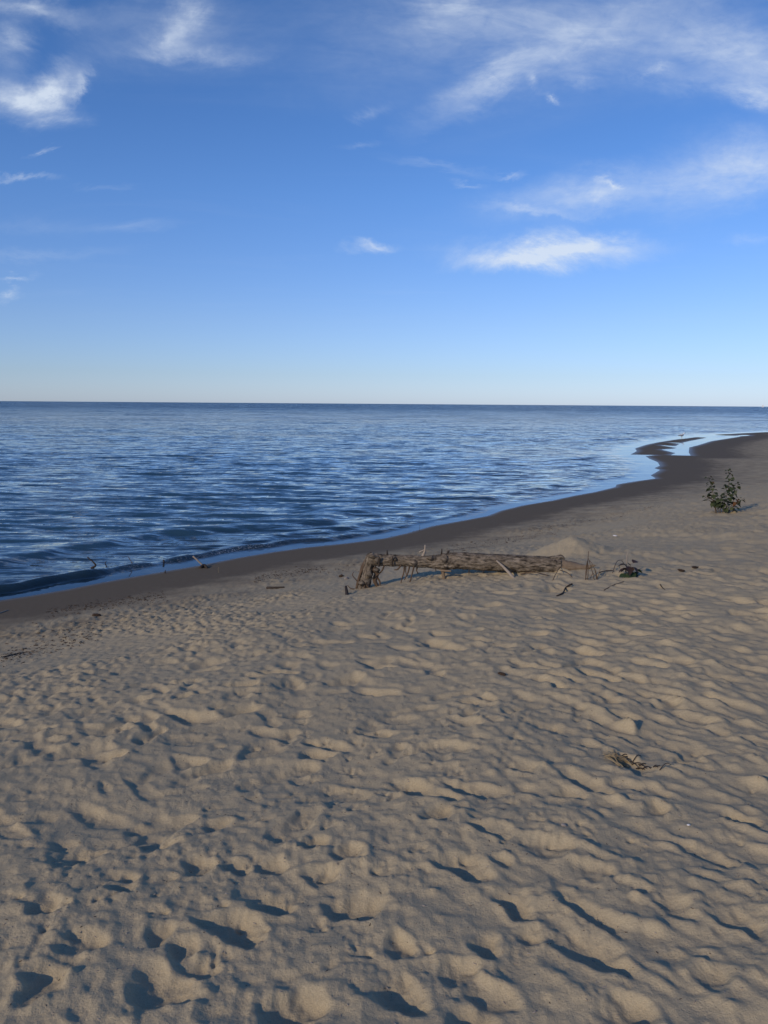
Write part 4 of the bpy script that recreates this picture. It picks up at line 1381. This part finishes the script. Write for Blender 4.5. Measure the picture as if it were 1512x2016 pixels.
# strand-line flotsam: uncountable crumbs of bark and weed
def build_litter(name, label, boxes, n, smin, smax, mat, seed, smin_s, smax_s):
    q = np.random.default_rng(seed)
    pts = []
    while len(pts) < n:
        bx = boxes[q.integers(len(boxes))]
        px = q.uniform(bx[0], bx[1], 200); t = (px - bx[0]) / (bx[1] - bx[0])
        py = bx[2] + (bx[3] - bx[2]) * t + q.normal(0, bx[4], 200)
        for a, b in zip(px, py):
            w = on_plane(a, b, bx[5])
            pts.append(w)
            if len(pts) >= n:
                break
    P = np.array(pts[:n])
    # clump
    z, s, sd = sand_height(P[:, 0], P[:, 1])
    ok = (s > smin_s) & (s < smax_s)
    P = P[ok]; z = z[ok]
    base = np.array([(-1, -.35, -.25), (1, -.3, -.25), (1, .3, -.2), (-1, .35, -.25), (-.8, -.2, .3), (.7, -.25, .2), (.9, .2, .3), (-.7, .25, .25)])
    quads = np.array([(0, 3, 2, 1), (4, 5, 6, 7), (0, 1, 5, 4), (1, 2, 6, 5), (2, 3, 7, 6), (3, 0, 4, 7)])
    m = len(P)
    size = np.exp(q.uniform(math.log(smin), math.log(smax), m))
    ang = q.uniform(0, 6.28, m)
    asp = q.uniform(.6, 2.2, m)
    V = base[None] * size[:, None, None]
    V[:, :, 0] *= asp[:, None]
    V = V * q.uniform(.75, 1.25, (m, 8, 1))
    c, s_ = np.cos(ang)[:, None], np.sin(ang)[:, None]
    X = V[:, :, 0] * c - V[:, :, 1] * s_ + P[:, 0][:, None]
    Y = V[:, :, 0] * s_ + V[:, :, 1] * c + P[:, 1][:, None]
    Zz = V[:, :, 2] + z[:, None] + (size * .12)[:, None]
    co = np.stack([X, Y, Zz], -1).reshape(-1, 3)
    f = (quads[None] + (np.arange(m) * 8)[:, None, None]).reshape(-1, 4)
    me = mesh_np(name, co, f, None, mat, smooth=False)
    o = link(name, me)
    tag(o, label, None, None, 'stuff')


build_litter('strand_debris', 'dark crumbs of bark and weed strewn along the strand line',
             [(90, 330, 1190, 1168, 9, .12), (260, 520, 1172, 1140, 12, .15), (480, 720, 1135, 1095, 10, .2), (500, 640, 1125, 1108, 6, .18), (60, 420, 1225, 1190, 14, .25),
              (640, 1000, 1105, 1060, 9, .3), (1040, 1300, 1030, 1000, 5, .3), (880, 1100, 1060, 1035, 6, .3), (0, 200, 1275, 1225, 16, .35)],
             2600, .0035, .012, M_DEBRIS, 31, 0.9, 7)
build_litter('sand_crumbs', 'tiny dark specks scattered over the trampled sand',
             [(0, 1512, 1500, 1480, 240, .79), (200, 1400, 1300, 1280, 80, .79)], 1500, .0010, .0032, M_DEBRIS, 32, 3, 90)
build_litter('grit', 'pale grit and shell bits scattered over the trampled sand',
             [(0, 1512, 1600, 1580, 260, .79), (200, 1400, 1400, 1380, 100, .79)], 2200, .0012, .0042, M_PEBBLE, 33, 3, 90)
